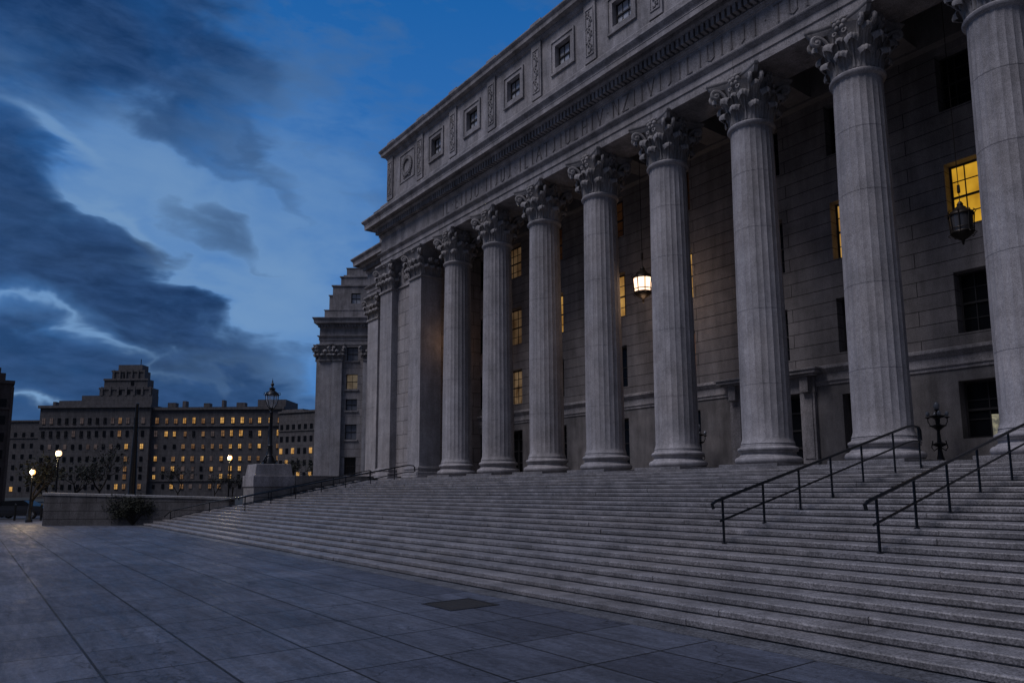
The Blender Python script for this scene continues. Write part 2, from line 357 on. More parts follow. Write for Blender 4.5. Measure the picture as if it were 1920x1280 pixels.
# ------------------------------------------------------------------ capital pieces
def leaf(mb, cx, cy, z0, ang, r0, h, w, out, curl=.16, nv=16, nu=13, thick=.05, lobes=4):
    """acanthus leaf: rises along the bell, leans out and rolls over into a broad scalloped lip"""
    ca, sa = math.cos(ang), math.sin(ang); pr = []
    lean = out * .5
    for i in range(nv + 1):
        v = i / nv
        if v < .62:
            t = v / .62; r = r0 + .02 + lean * t ** 2.4; z = z0 + h * t * .9; tt = 0
        else:
            tt = (v - .62) / .38; a = tt * PI * 1.15
            r = r0 + .02 + lean + curl * .62 * (1 - math.cos(a)); z = z0 + h * .9 + curl * .62 * math.sin(a) - tt * curl * .2
        pr.append((r, z, tt))
    vs = []; fs = []
    for side in (0, 1):
        for i, (r, z, tt) in enumerate(pr):
            v = i / nv
            ww = w * (1.0 - .10 * math.sin(v / .62 * PI) if v < .62 else 1.0 - .30 * tt ** 2)
            ww *= 1 - .13 * abs(math.cos(v * lobes * PI)) * (1 if v > .12 else 0)
            for j in range(nu + 1):
                q = (j / nu - .5) * 2
                rib = .026 * math.cos(q * PI * 4.0) * (1 - .5 * tt)
                mid = .030 * math.exp(-(q * 5) ** 2)
                rr = r - q * q * (.05 + .10 * tt) * w / .5 + rib + mid - (thick if side else 0) * (1 - .4 * abs(q))
                zz = z - q * q * .16 * h * max(0, v - .35) - (.035 * abs(math.sin(q * PI * 2.5)) * tt)
                tx = q * ww / 2
                vs.append((cx + ca * rr - sa * tx, cy + sa * rr + ca * tx, zz))
    n = nu + 1; m_ = (nv + 1) * n
    for i in range(nv):
        for j in range(nu):
            a = i * n + j; fs.append((a, a + 1, a + n + 1, a + n)); fs.append((m_ + a, m_ + a + n, m_ + a + n + 1, m_ + a + 1))
    for i in range(nv):
        a = i * n; fs.append((a, a + n, m_ + a + n, m_ + a)); a = i * n + nu; fs.append((a, m_ + a, m_ + a + n, a + n))
    for j in range(nu):
        a = nv * n + j; fs.append((a, a + 1, m_ + a + 1, m_ + a))
    mb.add(vs, fs)
def volute(mb, cx, cy, ang, r0, z0, r1, z1, R=.17, off=.06, n=34, rad=.05):
    """stem rising from the bell and rolling into a spiral at (r1,z1)"""
    ca, sa = math.cos(ang), math.sin(ang); pts = []; rads = []
    m_ = 12
    for i in range(m_):
        t = i / (m_ - 1); r = r0 + (r1 - r0) * t ** 1.7; z = z0 + (z1 + R - z0) * math.sin(t * PI / 2) ** .9
        pts.append((r, z)); rads.append(rad * (.75 + .35 * t))
    for i in range(1, n):
        t = i / (n - 1); a = PI / 2 - t * PI * 3.3; q = R * (1 - t * .86)
        pts.append((r1 + q * math.cos(a), z1 + q * math.sin(a))); rads.append(rad * (1.1 - .45 * t))
    P = [(cx + ca * r - sa * off, cy + sa * r + ca * off, z) for r, z in pts]
    mb.tube(P, rads, 7)
    rr, zz = pts[-1]; mb.sphere((cx + ca * rr - sa * off, cy + sa * rr + ca * off, zz), rad * 1.3, 8, 6)
def abacus(mb, a, z0, z1, conc=.2, cut=.12):
    def ring(a, z):
        pts = []
        for k in range(4):
            base = k * PI / 2; c, s_ = math.cos(base), math.sin(base)
            for i in range(13):
                t = -1 + 2 * i / 12; x = a - conc * (1 - abs(t) ** 1.7); y = t * (a - cut)
                if abs(t) == 1: x = a
                pts.append((c * x - s_ * y, s_ * x + c * y, z))
        return pts
    h = z1 - z0
    rs = [ring(a - .15, z0), ring(a - .13, z0 + h * .12), ring(a - .07, z0 + h * .38), ring(a - .05, z0 + h * .55), ring(a - .10, z0 + h * .58), ring(a - .03, z0 + h * .70), ring(a, z0 + h * .82), ring(a, z1)]
    n = len(rs[0]); vs = [p for r in rs for p in r]; fs = []
    for j in range(len(rs) - 1):
        for i in range(n): fs.append((j * n + i, j * n + (i + 1) % n, (j + 1) * n + (i + 1) % n, (j + 1) * n + i))
    fs += [tuple(range(n))[::-1], tuple((len(rs) - 1) * n + i for i in range(n))]
    mb.add(vs, fs)
def fleuron(mb, cx, cy, z, ang, s_=1.0):
    ca, sa = math.cos(ang), math.sin(ang)
    for k in range(6):
        a = k * PI / 3; p = (.13 * s_ * math.cos(a), .13 * s_ * math.sin(a))
        mb.sphere((cx - sa * p[0], cy + ca * p[0], z + p[1]), .085 * s_, 7, 5)
    mb.sphere((cx + ca * .07, cy + sa * .07, z), .07 * s_, 8, 6)
def round_capital():
    mb = MB(); Z = 13.3
    mb.lathe([(.80, Z + .03), (.78, Z + .5), (.80, Z + 1.0), (.86, Z + 1.35), (.98, Z + 1.6), (1.02, Z + 1.66)], 32)
    for k in range(8):
        leaf(mb, 0, 0, Z + .02, k * PI / 4, .80, .62, .60, .26, .20, thick=.06)
        leaf(mb, 0, 0, Z + .06, k * PI / 4 + PI / 8, .80, 1.08, .58, .36, .24, thick=.06)
    for k in range(4):
        a = k * PI / 2 + PI / 4
        for o in (-.075, .075): volute(mb, 0, 0, a + o * 1.2, .84, Z + .75, 1.36, Z + 1.42, .17, o, rad=.075)
        leaf(mb, 0, 0, Z + .70, a, .88, .62, .46, .62, .20, thick=.05, nv=12, nu=9)
        b = k * PI / 2
        for sg in (-1, 1):   # small inner helices meeting under the flower
            pts = []
            for i in range(22):
                t = i / 21
                if t < .45: u = t / .45; y = .36 - .16 * u; z = Z + .9 + .55 * u; r = .86 + .12 * u
                else: u = (t - .45) / .55; an = PI * .5 - u * PI * 2.2; q = .10 * (1 - .7 * u); y = .16 + 0 + q * -math.cos(an) * -1; z = Z + 1.42 + q * math.sin(an); r = .99 + .05 * u
                pts.append((math.cos(b) * r - math.sin(b) * y * sg, math.sin(b) * r + math.cos(b) * y * sg, z))
            mb.tube(pts, .035, 6)
        leaf(mb, 0, 0, Z + .74, b, .88, .42, .34, .24, .12, thick=.04, nv=10, nu=7)
        fleuron(mb, math.cos(b) * .96, math.sin(b) * .96, Z + 1.76, b, 1.25)
    abacus(mb, 1.24, Z + 1.64, 15.24, .34, .10)
    return mb
def square_capital(hw, hd, Z=13.3, top=15.24, back=True):
    """capital of a pier or pilaster, half width hw, half depth hd (centre at origin)"""
    mb = MB(); H_ = top - Z
    def lev(o, z): return [(-hw - o, -hd - o, z), (hw + o, -hd - o, z), (hw + o, hd + o, z), (-hw - o, hd + o, z)]
    L_ = [lev(-.02, Z), lev(-.04, Z + .8), lev(.03, Z + 1.3), lev(.16, Z + H_ - .28)]
    vs = [p for l in L_ for p in l]; fs = []
    for j in range(3):
        for i in range(4): fs.append((j * 4 + i, j * 4 + (i + 1) % 4, j * 4 + 4 + (i + 1) % 4, j * 4 + 4 + i))
    mb.add(vs, fs)
    mb.box(-hw - .10, hw + .10, -hd - .10, hd + .10, Z - .16, Z - .06); mb.box(-hw - .05, hw + .05, -hd - .05, hd + .05, Z - .06, Z + .02)
    faces = [(-PI / 2, hw, hd), (0, hd, hw), (PI, hd, hw)] + ([(PI / 2, hw, hd)] if back else [])
    for ang, half, dist in faces:
        ca, sa = math.cos(ang), math.sin(ang); n = max(1, round(half * 2 / .62))
        for i in range(n):
            t = (i + .5) / n * 2 - 1; x = t * (half - .02)
            leaf(mb, ca * 0 - sa * x, sa * 0 + ca * x, Z + .02, ang, dist - .02, .62, 1.95 * half / n, .26, .20, thick=.06)
        for i in range(n + 1):
            x = (i / n * 2 - 1) * (half - .06)
            if 0 < i < n: leaf(mb, -sa * x, ca * x, Z + .06, ang, dist - .03, 1.06, 1.8 * half / n, .36, .23, thick=.06)
        leaf(mb, 0, 0, Z + .78, ang, dist + .02, .40, .28, .30, .10, thick=.04, nv=10, nu=7)
        fleuron(mb, ca * (dist + .2), sa * (dist + .2), Z + H_ - .14, ang, 1.0)
    for sx in (-1, 1):
        for sy in ((-1, 1) if back else (-1,)):
            a = math.atan2(sy, sx); cx, cy = sx * (hw - .08), sy * (hd - .08)
            leaf(mb, cx, cy, Z + .04, a, .08, .62, .5, .30, .19, thick=.05); leaf(mb, cx, cy, Z + .08, a, .07, 1.08, .5, .45, .22, thick=.05)
            for o in (-.055, .055): volute(mb, cx, cy, a, .08, Z + .8, .50, Z + 1.40 * H_ / 1.94, .17, o * 1.3, rad=.07)
    for o, z0, z1 in ((.20, .28, .20), (.27, .20, .12), (.33, .12, 0)):
        mb.box(-hw - o, hw + o, -hd - o, hd + o, top - z0, top - z1)
    return mb

# ------------------------------------------------------------------ setting: ground, plaza, road
PZ = -2.883
g = MB().add([(-900, -900, PZ - .02), (900, -900, PZ - .02), (900, 900, PZ - .02), (-900, 900, PZ - .02)], [(0, 1, 2, 3)]).build('ground', Grass); tag(g, kind='structure')
pm = MB(); pm.add([(-24, -70, PZ), (70, -70, PZ), (70, -15.60, PZ), (-11.0, -15.60, PZ), (-11.0, -13.5, PZ), (-24, -13.5, PZ)], [(0, 1, 2, 3, 4, 5)])
tag(pm.build('plaza', Plaza), kind='structure')
km = MB(); x = -11.9
while x < 46:
    w = random.uniform(1.9, 2.6); km.box(x, x + w - .008, -15.60, -15.14, PZ - .2, PZ + .006 + random.uniform(0, .004)); x += w
tag(km.build('plaza_border', Kerb), kind='structure')
rd = MB().add([(-60, -80, PZ - .012), (-24, -80, PZ - .012), (-24, 60, PZ - .012), (-60, 60, PZ - .012)], [(0, 1, 2, 3)]).build('road', Asphalt); tag(rd, kind='structure')

# drain grate
gr = empty('floor_grate', (26.67, -16.6, PZ)); tag(gr, 'square black metal grate set flush in the plaza paving near the lowest step', 'grate')
MB().box(-.52, .52, -.52, -.46, -.05, .008).box(-.52, .52, .46, .52, -.05, .008).box(-.52, -.46, -.46, .46, -.05, .008).box(.46, .52, -.46, .46, -.05, .008).build('grate_frame', Metal, gr)
b = MB()
for i in range(15): b.box(-.46, .46, -.44 + i * .062, -.415 + i * .062, -.03, .006)
for i in range(6): b.box(-.38 + i * .15, -.365 + i * .15, -.46, .46, -.03, .003)
b.build('grate_bars', GrateMetal, gr)
MB().box(-.46, .46, -.46, .46, .0012, .002).build('grate_shade_sheet', mat('grate_shade', (.012, .012, .014), .9), gr)  # thin black sheet on the paving: shade under the bars as colour

# ------------------------------------------------------------------ stairs
NS = 23; RI = (2.883 - .13) / NS; YS = -15.14
YN = [YS + .45 * i for i in range(9)]                       # steep lower flight, then an easier upper one
for i in range(9): YN.append(YN[-1] + .56)
while len(YN) < NS + 1: YN.append(YN[-1] + .86)
def stair_z(y):
    k = sum(1 for v in YN[:NS] if v <= y)
    return PZ + RI * k if k < NS else -.13
st = empty('stone_staircase', (18, YS, PZ)); tag(st, 'broad flight of speckled grey granite steps rising from the plaza to the columns', 'steps')
def left_edge(y):
    if y < -10.3: return -10.6 + (y + 13.9) / 1.11
    if y < -7.9: return -6.0
    return -6.3 - (y + 7.9) / 6.6 * 3.0
def step_mesh(n):
    mb = MB(); y0 = YN[n]; TR = YN[n + 1] - y0; z1 = PZ + (n + 1) * RI; z0 = PZ + n * RI - .015
    x = left_edge(y0) - (.3 if y0 < -10.3 else .1); rnd = random.Random(100 + n)
    while x < 44:
        w = rnd.uniform(1.9, 3.4); dy = rnd.gauss(0, .005); dz = rnd.gauss(0, .0018)
        if rnd.random() < .03: dy += .02
        xe = x + w - .003; k = max(2, int(w / .28)); vs = []; fs = []
        wear = rnd.uniform(.012, .026)
        for i in range(k + 1):
            xx = x + (xe - x) * i / k; c = wear + rnd.uniform(-.006, .008); j = rnd.gauss(0, .003); e = 1
            j2 = rnd.gauss(0, .004)
            vs += [(xx, y0 + dy + .045, z0), (xx, y0 + dy + .045, z0 + .030), (xx, y0 + dy + .004 + j, z0 + .042), (xx, y0 + dy + j, z1 + dz - c * 1.1), (xx, y0 + dy + c * .45 + j, z1 + dz - c * .35), (xx, y0 + dy + c * 1.5 + j, z1 + dz - .0005), (xx, y0 + dy + TR * .5, z1 + dz - .004 * e + j2 * .3), (xx, y0 + TR + .12, z1 + dz)]
        for i in range(k):
            a = i * 8; b = a + 8
            for m_ in range(7): fs.append((a + m_, b + m_, b + m_ + 1, a + m_ + 1))
        fs += [tuple(range(8)), tuple(k * 8 + q for q in range(7, -1, -1))]
        mb.add(vs, fs); x = xe + .003
    return mb
for n in range(NS - 1): step_mesh(n).build('step', G_step, st, smooth=True, angle=28).location = (-18, -YS, -PZ)

# ------------------------------------------------------------------ courthouse
S = 4.39
ch = empty('courthouse', (16, 4, 0)); tag(ch, 'large grey stone courthouse with a row of tall Corinthian columns under a heavy entablature', 'building')
def C(mb, name, mt, **k):
    o = mb.build(name, mt, ch, **k); o.location = (-16, -4, 0); return o
# portico floor with its top riser
pf = MB(); pf.box(-6.3, 44, YN[NS - 1], 4.2, -.6, -.13); pf.box(-9.6, -6.3, -1.0, 3.2, -.6, -.135)
C(pf, 'portico_floor', G_step)
# column
SH = [(0, .76), (.03, .80), (1, 1.0), (.34, 1.0)]
def shaft_mesh():
    mb = MB(); n = 24; per = 6; rows = []
    zs = [.76, .84, .95]; z = .95
    joints = [2.95, 5.8, 9.0, 11.25]
    body = [.95 + (13.05 - .95) * i / 16 for i in range(17)]
    allz = [(.76, 'c'), (.86, 'c'), (.98, 'f')]
    for i in range(1, 17): allz.append((body[i], 'f'))
    for j in joints: allz += [(j - .012, 'f'), (j - .010, 'j'), (j + .010, 'j'), (j + .012, 'f')]
    allz = sorted(allz); allz = [a for i, a in enumerate(allz) if not (a[1] == 'f' and any(abs(a[0] - j) < .03 and abs(a[0] - j) > .0121 for j in joints))]
    allz += [(13.12, 'c'), (13.16, 'c')]
    def rad(z):
        t = max(0, (z - 1) / 12.1); return .915 - .105 * t ** 1.45
    vs = []; q = n * per
    for z, kd in allz:
        r = rad(z)
        if z < .8: r = .985
        elif z < .9: r = .94
        for i in range(q):
            a = 2 * PI * i / q; f = (i % per) / per
            d = .022 * math.sin(PI * f) ** .7 if 0 < f < 1 and kd in 'fj' else 0
            rr = r - d - (.009 if kd == 'j' else 0)
            vs.append((rr * math.cos(a), rr * math.sin(a), z))
    fs = [(j * q + i, j * q + (i + 1) % q, (j + 1) * q + (i + 1) % q, (j + 1) * q + i) for j in range(len(allz) - 1) for i in range(q)]
    mb.add(vs, fs)
    mb.lathe([(.81, 13.10), (.84, 13.13), (.90, 13.16), (.925, 13.21), (.925, 13.25), (.89, 13.30), (.85, 13.32), (.78, 13.34)], 40, close=False)
    return mb
def arc(c, r, z, a0, a1, n=7, sx=1): return [(c + r * sx * math.cos(R_(a0 + (a1 - a0) * i / n)), z + r * math.sin(R_(a0 + (a1 - a0) * i / n))) for i in range(n + 1)]
def base_mesh():
    p = [(1.0, 0.0)] + arc(1.085, .135, .137, -90, 90, 8) + [(1.085, .285), (1.06, .30), (1.02, .335), (.995, .38), (1.0, .42), (1.035, .45), (1.075, .455), (1.085, .475)] + arc(1.03, .075, .55, -90, 90, 7) + [(1.02, .64), (.99, .655), (.985, .70), (.965, .76)]
    mb = MB(); mb.lathe(p, 48, close=False); return mb
mat_cap = G_carve
col0 = empty('column', (0, 0, 0), 0, ch)
protos = [shaft_mesh().build('shaft', G_col, col0, smooth=True, angle=30), base_mesh().build('column_base', G_col, col0, smooth=True, angle=50), round_capital().build('capital', G_carve, col0, smooth=True, angle=50),
          MB().box(-1.25, 1.25, -1.352, 1.25, -.2, -.002).build('plinth', G_step, col0, bevel=.012)]
for i in range(10):
    c = col0 if i == 0 else copy_tree(col0, ch)
    c.location = (i * S - 16, -4, 0)
    if i: 
        for k in c.children:
            if k.name.startswith('shaft') or k.name.startswith('column_base'): k.rotation_euler.z = R_(15 * i)
# piers / pilasters of the end pavilion
def pier(x, hw, y0, y1, name='pier', z=13.3, mbx=None, back=False):
    cy = (y0 + y1) / 2; e = empty(name, (x - 16, cy - 4, 0), 0, ch); hd = (y1 - y0) / 2
    m = MB()
    zz = [0.62, 2.95, 5.8, 9.0, 11.25, z - .16]
    for a, b_ in zip(zz[:-1], zz[1:]): m.box(-hw, hw, -hd, hd, a + .008, b_ - .008)
    m.box(-hw + .012, hw - .012, -hd + .012, hd, .6, z - .2)
    m.build('shaft', G_col, e)
    bm = MB()
    for o, a, b_ in ((.28, -.12, .04), (.25, .04, .27), (.14, .27, .42), (.19, .42, .56), (.07, .56, .63)): bm.box(-hw - o, hw + o, -hd - o, hd, a, b_)
    bm.build('pier_base', G_col, e, bevel=.05)
    square_capital(hw, hd, z, back=back).build('capital', G_carve, e, smooth=True, angle=50)
    return e
pier(-3.92, .80, -.90, .66, back=True)
pier(-8.18, .90, -.90, .2)
pier(-16.7, .95, 2.15, 2.9, 'pilaster')
pier(-12.4, .90, 2.15, 2.9, 'pilaster')
# pavilion walls
pw = MB(); pw.box(-7.4, -4.6, -.42, .2, 0, 13.2); pw.box(-4.5, -3.5, .6, 4.1, -.1, 15.3)
pw.box(-9.0, -4.5, .0, 3.9, -.1, 15.3); pw.box(-17.7, -8.9, 2.45, 3.4, -2.8, 15.3); pw.box(-17.6, -16.6, 3.4, 16, -2.8, 15.3)
C(pw, 'pavilion_wall', G_wall2)
bm = MB(); bm.box(-7.4, -4.6, -.52, .1, 13.2, 13.32); bm.box(-7.4, -4.6, -.40, .1, 13.32, 15.25)
C(bm, 'wall_band', G_trim)
def wreath(x, y, z, r, parent=ch):
    m = MB(); m.tube([(r * math.cos(a), 0, r * math.sin(a)) for a in [2 * PI * i / 24 for i in range(25)]], r * .13, 6)
    for i in range(26):
        a = 2 * PI * i / 26
        for sg in (-1, 1):
            rr = r * (1 + .13 * sg); p = Vector((rr * math.cos(a), -.03, rr * math.sin(a))); m.sphere(p, r * .13, 6, 4)
    m.tube([(-r * .15, -.04, -r * 1.05), (-r * .75, -.02, -r * 1.35), (-r * .95, -.01, -r * .9)], r * .06, 5); m.tube([(r * .15, -.04, -r * 1.05), (r * .75, -.02, -r * 1.35), (r * .95, -.01, -r * .9)], r * .06, 5)
    o = m.build('wreath', G_carve, parent, smooth=True); o.location = (x - 16, y - 4, z); return o
wreath(-6.0, -.44, 14.3, .5)

# entablature
path = [(44, -.95), (-9.0, -.95), (-9.0, 2.10), (-17.8, 2.10), (-17.8, 16)]
arch = [(-1.9, 15.24), (0, 15.24), (0, 15.60), (.012, 15.61), (.05, 15.62), (.05, 15.93), (.07, 15.94), (.10, 15.97), (.13, 16.0), (.15, 16.02), (.20, 16.07), (.22, 16.12), (.22, 16.15), (-.02, 16.17)]
C(MB().sweep([(p[0], p[1]) for p in path], arch), 'architrave', G_trim)
C(MB().sweep(path, [(-.02, 16.16), (0, 16.2), (0, 17.28), (.02, 17.30)]), 'frieze', G_trim)
bed = [(0, 17.28), (.05, 17.31), (.05, 17.34), (.09, 17.40), (.14, 17.44), (.16, 17.46), (.14, 17.50), (.10, 17.52), (.10, 17.905), (.46, 17.91), (.48, 17.95), (.52, 18.0), (.54, 18.04), (.54, 18.20), (.90, 18.20), (.90, 18.06), (.94, 18.05), (.94, 18.28), (.96, 18.30), (.95, 18.36), (.98, 18.44), (1.06, 18.52), (1.12, 18.60), (1.12, 18.70), (1.0, 18.72), (.5, 18.74), (.5, 18.98), (.42, 19.0), (-.2, 19.02)]
C(MB().sweep(path, bed), 'cornice', G_trim)
dn = MB(); x = -9.1
while x < 43: dn.box(x, x + .15, -1.40, -1.05, 17.54, 17.90); x += .262
y = -1.0
while y < 1.7: dn.box(-9.38, -9.15, y, y + .145, 17.55, 17.895); y += .245
x = -17.9
while x < -9.6: dn.box(x, x + .145, 1.72, 1.95, 17.55, 17.895); x += .245
for z, r0, y0, stp in ((17.425, .03, -1.075, .11), (17.985, .045, -1.385, .15), (16.07, .028, -1.135, .11)):
    x = -9.2
    while x < 40: dn.add([(x - r0, y0, z), (x, y0 - r0, z), (x + r0, y0, z), (x, y0, z - r0 * 1.3), (x, y0, z + r0 * 1.3)], [(0, 3, 1), (1, 3, 2), (0, 1, 4), (1, 2, 4)]); x += stp
o = C(dn, 'dentil_course', G_trim)
# small end block joints of the architrave above each column
for i in range(-1, 10):
    C(MB().sweep([(i * S + .007, -.95), (i * S - .007, -.95)], [(.003, 15.25), (.003, 15.60), (.053, 15.62), (.053, 15.93)]), 'masonry_joint', G_joint)
# carved inscription: roman strokes of the frieze, shade put into their darker colour
G_ = {'I': [(.5, 0, .5, 1, .13)], 'T': [(.5, 0, .5, 1, .13), (.1, 1, .9, 1, .07)], 'J': [(.6, .15, .6, 1, .13), (.6, .12, .3, 0, .07)], 'U': [(.15, .15, .15, 1, .12), (.85, .15, .85, 1, .06), (.15, .13, .5, 0, .08), (.5, 0, .85, .13, .06)],
      'N': [(.12, 0, .12, 1, .06), (.12, 1, .88, 0, .13), (.88, 0, .88, 1, .06)], 'L': [(.25, 0, .25, 1, .13), (.25, 0, .8, 0, .07)], 'Z': [(.1, 1, .9, 1, .06), (.9, 1, .1, 0, .13), (.1, 0, .9, 0, .07)],
      'H': [(.15, 0, .15, 1, .12), (.85, 0, .85, 1, .12), (.15, .5, .85, .5, .06)], 'A': [(.05, 0, .5, 1, .06), (.5, 1, .95, 0, .13), (.25, .38, .75, .38, .05)], 'V': [(.05, 1, .5, 0, .13), (.5, 0, .95, 1, .06)],
      'E': [(.2, 0, .2, 1, .13), (.2, 0, .8, 0, .06), (.2, 1, .8, 1, .06), (.2, .5, .65, .5, .05)], 'M': [(.08, 0, .08, 1, .06), (.08, 1, .5, .1, .13), (.5, .1, .92, 1, .06), (.92, 0, .92, 1, .12)], '.': [(.42, .5, .58, .5, .12)]}
txt = 'IL.FIIJU.IIJUJ.ILIATJIULHIV.NZIIVIJILIUIIJI.TUIVIIU'.replace('F', 'E')
x = -.4; hh = .74; zb = 16.40
for cth in txt:
    w = .30 if cth in 'I.' else .46
    lm = MB()
    for x0, z0, x1, z1, t in G_[cth]:
        a = Vector((x + x0 * w, zb + z0 * hh)); b_ = Vector((x + x1 * w, zb + z1 * hh)); d = (b_ - a).normalized(); n_ = Vector((-d.y, d.x)) * t * .24
        q = [a + n_, a - n_, b_ - n_, b_ + n_]
        lm.add([(p.x, -.985, p.y) for p in q] + [(p.x, -.93, p.y) for p in q], [(0, 1, 2, 3), (0, 4, 5, 1), (1, 5, 6, 2), (2, 6, 7, 3), (3, 7, 4, 0)])
        if abs(d.x) < .5:
            for p in (a, b_): lm.add([(p.x - t * .75, -.978, p.y - .012), (p.x + t * .75, -.978, p.y - .012), (p.x + t * .75, -.978, p.y + .012), (p.x - t * .75, -.978, p.y + .012)], [(0, 1, 2, 3)])
    C(lm, 'carved_letter', G_letter_shade); x += w + .17
# soffit beams and ceiling
cl = MB(); cl.box(-4.4, 44, -.93, .93, 15.26, 15.9); cl.box(-4.4, 44, .9, 4.1, 16.9, 17.1)
for i in range(0, 10): cl.box(i * S - .55, i * S + .55, .93, 4.05, 15.6, 16.9)
cl.box(-4.4, 44, 3.6, 4.05, 15.5, 16.9)
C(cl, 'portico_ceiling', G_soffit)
# back wall with openings
WB = 4.0; bays = [-3.0, .40, 4.55, 9.8, 14.45, 19.55, 23.80, 28.3, 32.8, 37.2, 41.6]
rowsW = {'A': (12.95, 15.2), 'B': (8.45, 10.9), 'C': (4.55, 6.8)}
ops = []; doors = {}
for i, cx in enumerate(bays):
    for k, (a, b_) in rowsW.items(): ops.append((cx - 1.0, cx + 1.0, a, b_))
    if i == 5: ops.append((cx - 1.45, cx + 1.45, -.13, 3.05)); doors[i] = (1.45, 3.05)
    elif i in (1, 3, 6): ops.append((cx - 1.0, cx + 1.0, -.13, 2.85)); doors[i] = (1.0, 2.85)
    else: ops.append((cx - 1.15, cx + 1.15, .8, 2.85))
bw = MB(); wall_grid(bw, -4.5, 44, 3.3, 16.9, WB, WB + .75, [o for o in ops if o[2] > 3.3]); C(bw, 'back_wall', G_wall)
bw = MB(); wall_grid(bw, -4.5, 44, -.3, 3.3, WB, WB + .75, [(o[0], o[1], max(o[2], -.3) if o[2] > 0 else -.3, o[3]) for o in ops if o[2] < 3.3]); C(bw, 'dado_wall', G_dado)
sc_ = MB(); sc_.sweep([(44, WB), (-3.5, WB)], [(0, 3.28), (.05, 3.30), (.05, 3.40), (.10, 3.44), (.10, 3.50), (.03, 3.52), (.03, 3.78), (.08, 3.82), (.14, 3.90), (.20, 3.96), (.20, 4.06), (0, 4.12)])
C(sc_, 'string_course', G_trim)
bk = MB(); bk.box(-4, 44, WB + 1.6, WB + 1.7, -.2, 16.9); C(bk, 'inner_wall', mat('dark_interior', (.02, .02, .022), .9))
def window(cx, z0, z1, w, y, pane_mat, nx=4, nz=4, fm=Frame, parent=None, name='window', recess=.42, t=.05, extra=None):
    e = MB(); x0, x1 = -w / 2, w / 2; d = .07
    f = .07
    e.box(x0, x0 + f, 0, d, z0, z1); e.box(x1 - f, x1, 0, d, z0, z1); e.box(x0 + f, x1 - f, 0, d, z0, z0 + f); e.box(x0 + f, x1 - f, 0, d, z1 - f, z1)
    zm = (z0 + z1) / 2; e.box(x0 + f, x1 - f, -.02, d - .004, zm - .04, zm + .04)
    for i in range(1, nx):
        xx = x0 + w * i / nx; e.box(xx - .018, xx + .018, .012, d - .01, z0 + f, zm - .04); e.box(xx - .018, xx + .018, .012, d - .01, zm + .04, z1 - f)
    for j in range(1, nz):
        zz = z0 + (z1 - z0) * j / nz
        if abs(zz - zm) > .1: e.box(x0 + f, x1 - f, .015, d - .012, zz - .018, zz + .018)
    o = e.build(name, fm, parent); o.location = (cx, y + recess, 0)
    p = MB().box(x0 + .02, x1 - .02, .045, .055, z0 + .02, z1 - .02).build('pane', pane_mat, o)
    return o
litmap = {('B', 7): LitBright, ('B', 6): LitMid, ('C', 6): Glass, ('B', 4): LitMid, ('C', 4): LitAmb, ('A', 4): LitFaint, ('B', 3): LitMid, ('A', 3): LitFaint, ('B', 2): LitMid, ('A', 2): LitFaint, ('A', 1): LitDim, ('B', 1): LitDim, ('C', 1): LitDim2}
WM = bpy.data.materials
for i, cx in enumerate(bays):
    for k, (a, b_) in rowsW.items():
        o = window(cx - 16, a, b_, 2.0, WB - 4, litmap.get((k, i), Glass), 4, 4, Frame, ch)
        o.location.y = WB - 4 + .45
    if i in doors:
        hw, zt = doors[i]; d = MB(); d.box(-hw, hw, 0, .08, zt - .12, zt); d.box(-hw, -hw + .12, 0, .08, -.13, zt - .12); d.box(hw - .12, hw, 0, .08, -.13, zt - .12)
        for sg in (-1, 1):
            for zz in (.0, .75, 1.5, 2.25): d.box(min(sg * .04, sg * (hw - .14)), max(sg * .04, sg * (hw - .14)), .02, .06, zz, zz + .08)
            d.box(sg * .05 - .04, sg * .05 + .04, .0, .07, -.1, zt - .12)
        o = d.build('door', Frame, ch); o.location = (cx - 16, .45, 0)
        MB().box(-hw + .1, hw - .1, .065, .075, -.1, zt - .1).build('pane', Glass, o)
    else:
        o = window(cx - 16, .8, 2.85, 2.3, 0, Glass, 3, 3, Frame, ch); o.location.y = .45
        if i == 7:
            NBm = mat('lit_notices', (.3, .3, .25), .5); q = NB(NBm)
            f = q.ramp(q.noise(6, 4, .7), .42, .6); q.l.new(q.mix(f, (.10, .10, .07), (.75, .68, .42)), q.b.inputs['Emission Color']); q.b.inputs['Emission Strength'].default_value = .34
            MB().box(-.35, 1.05, .005, .03, .88, 1.62).build('notice_sheets', NBm, o)
# door surround with hood
ds = MB(); cx = bays[5]
for sg in (-1, 1):
    a, b_ = sorted((cx + sg * 1.45, cx + sg * 2.12)); ds.box(a, b_, WB - .16, WB + .1, -.13, 3.05); ds.box(a + .1, b_ - .1, WB - .20, WB - .15, .3, 2.8)
    a, b_ = sorted((cx + sg * 1.62, cx + sg * 2.0)); ds.box(a, b_, WB - .42, WB, 3.05, 3.72)
ds.box(cx - 2.16, cx + 2.16, WB - .18, WB + .1, 3.05, 3.72)
ds.box(cx - 2.36, cx + 2.36, WB - .50, WB, 3.72, 3.80); ds.box(cx - 2.48, cx + 2.48, WB - .64, WB, 3.80, 3.94); ds.box(cx - 2.55, cx + 2.55, WB - .70, WB, 3.94, 4.02)
C(ds, 'door_surround', G_trim, bevel=.015)

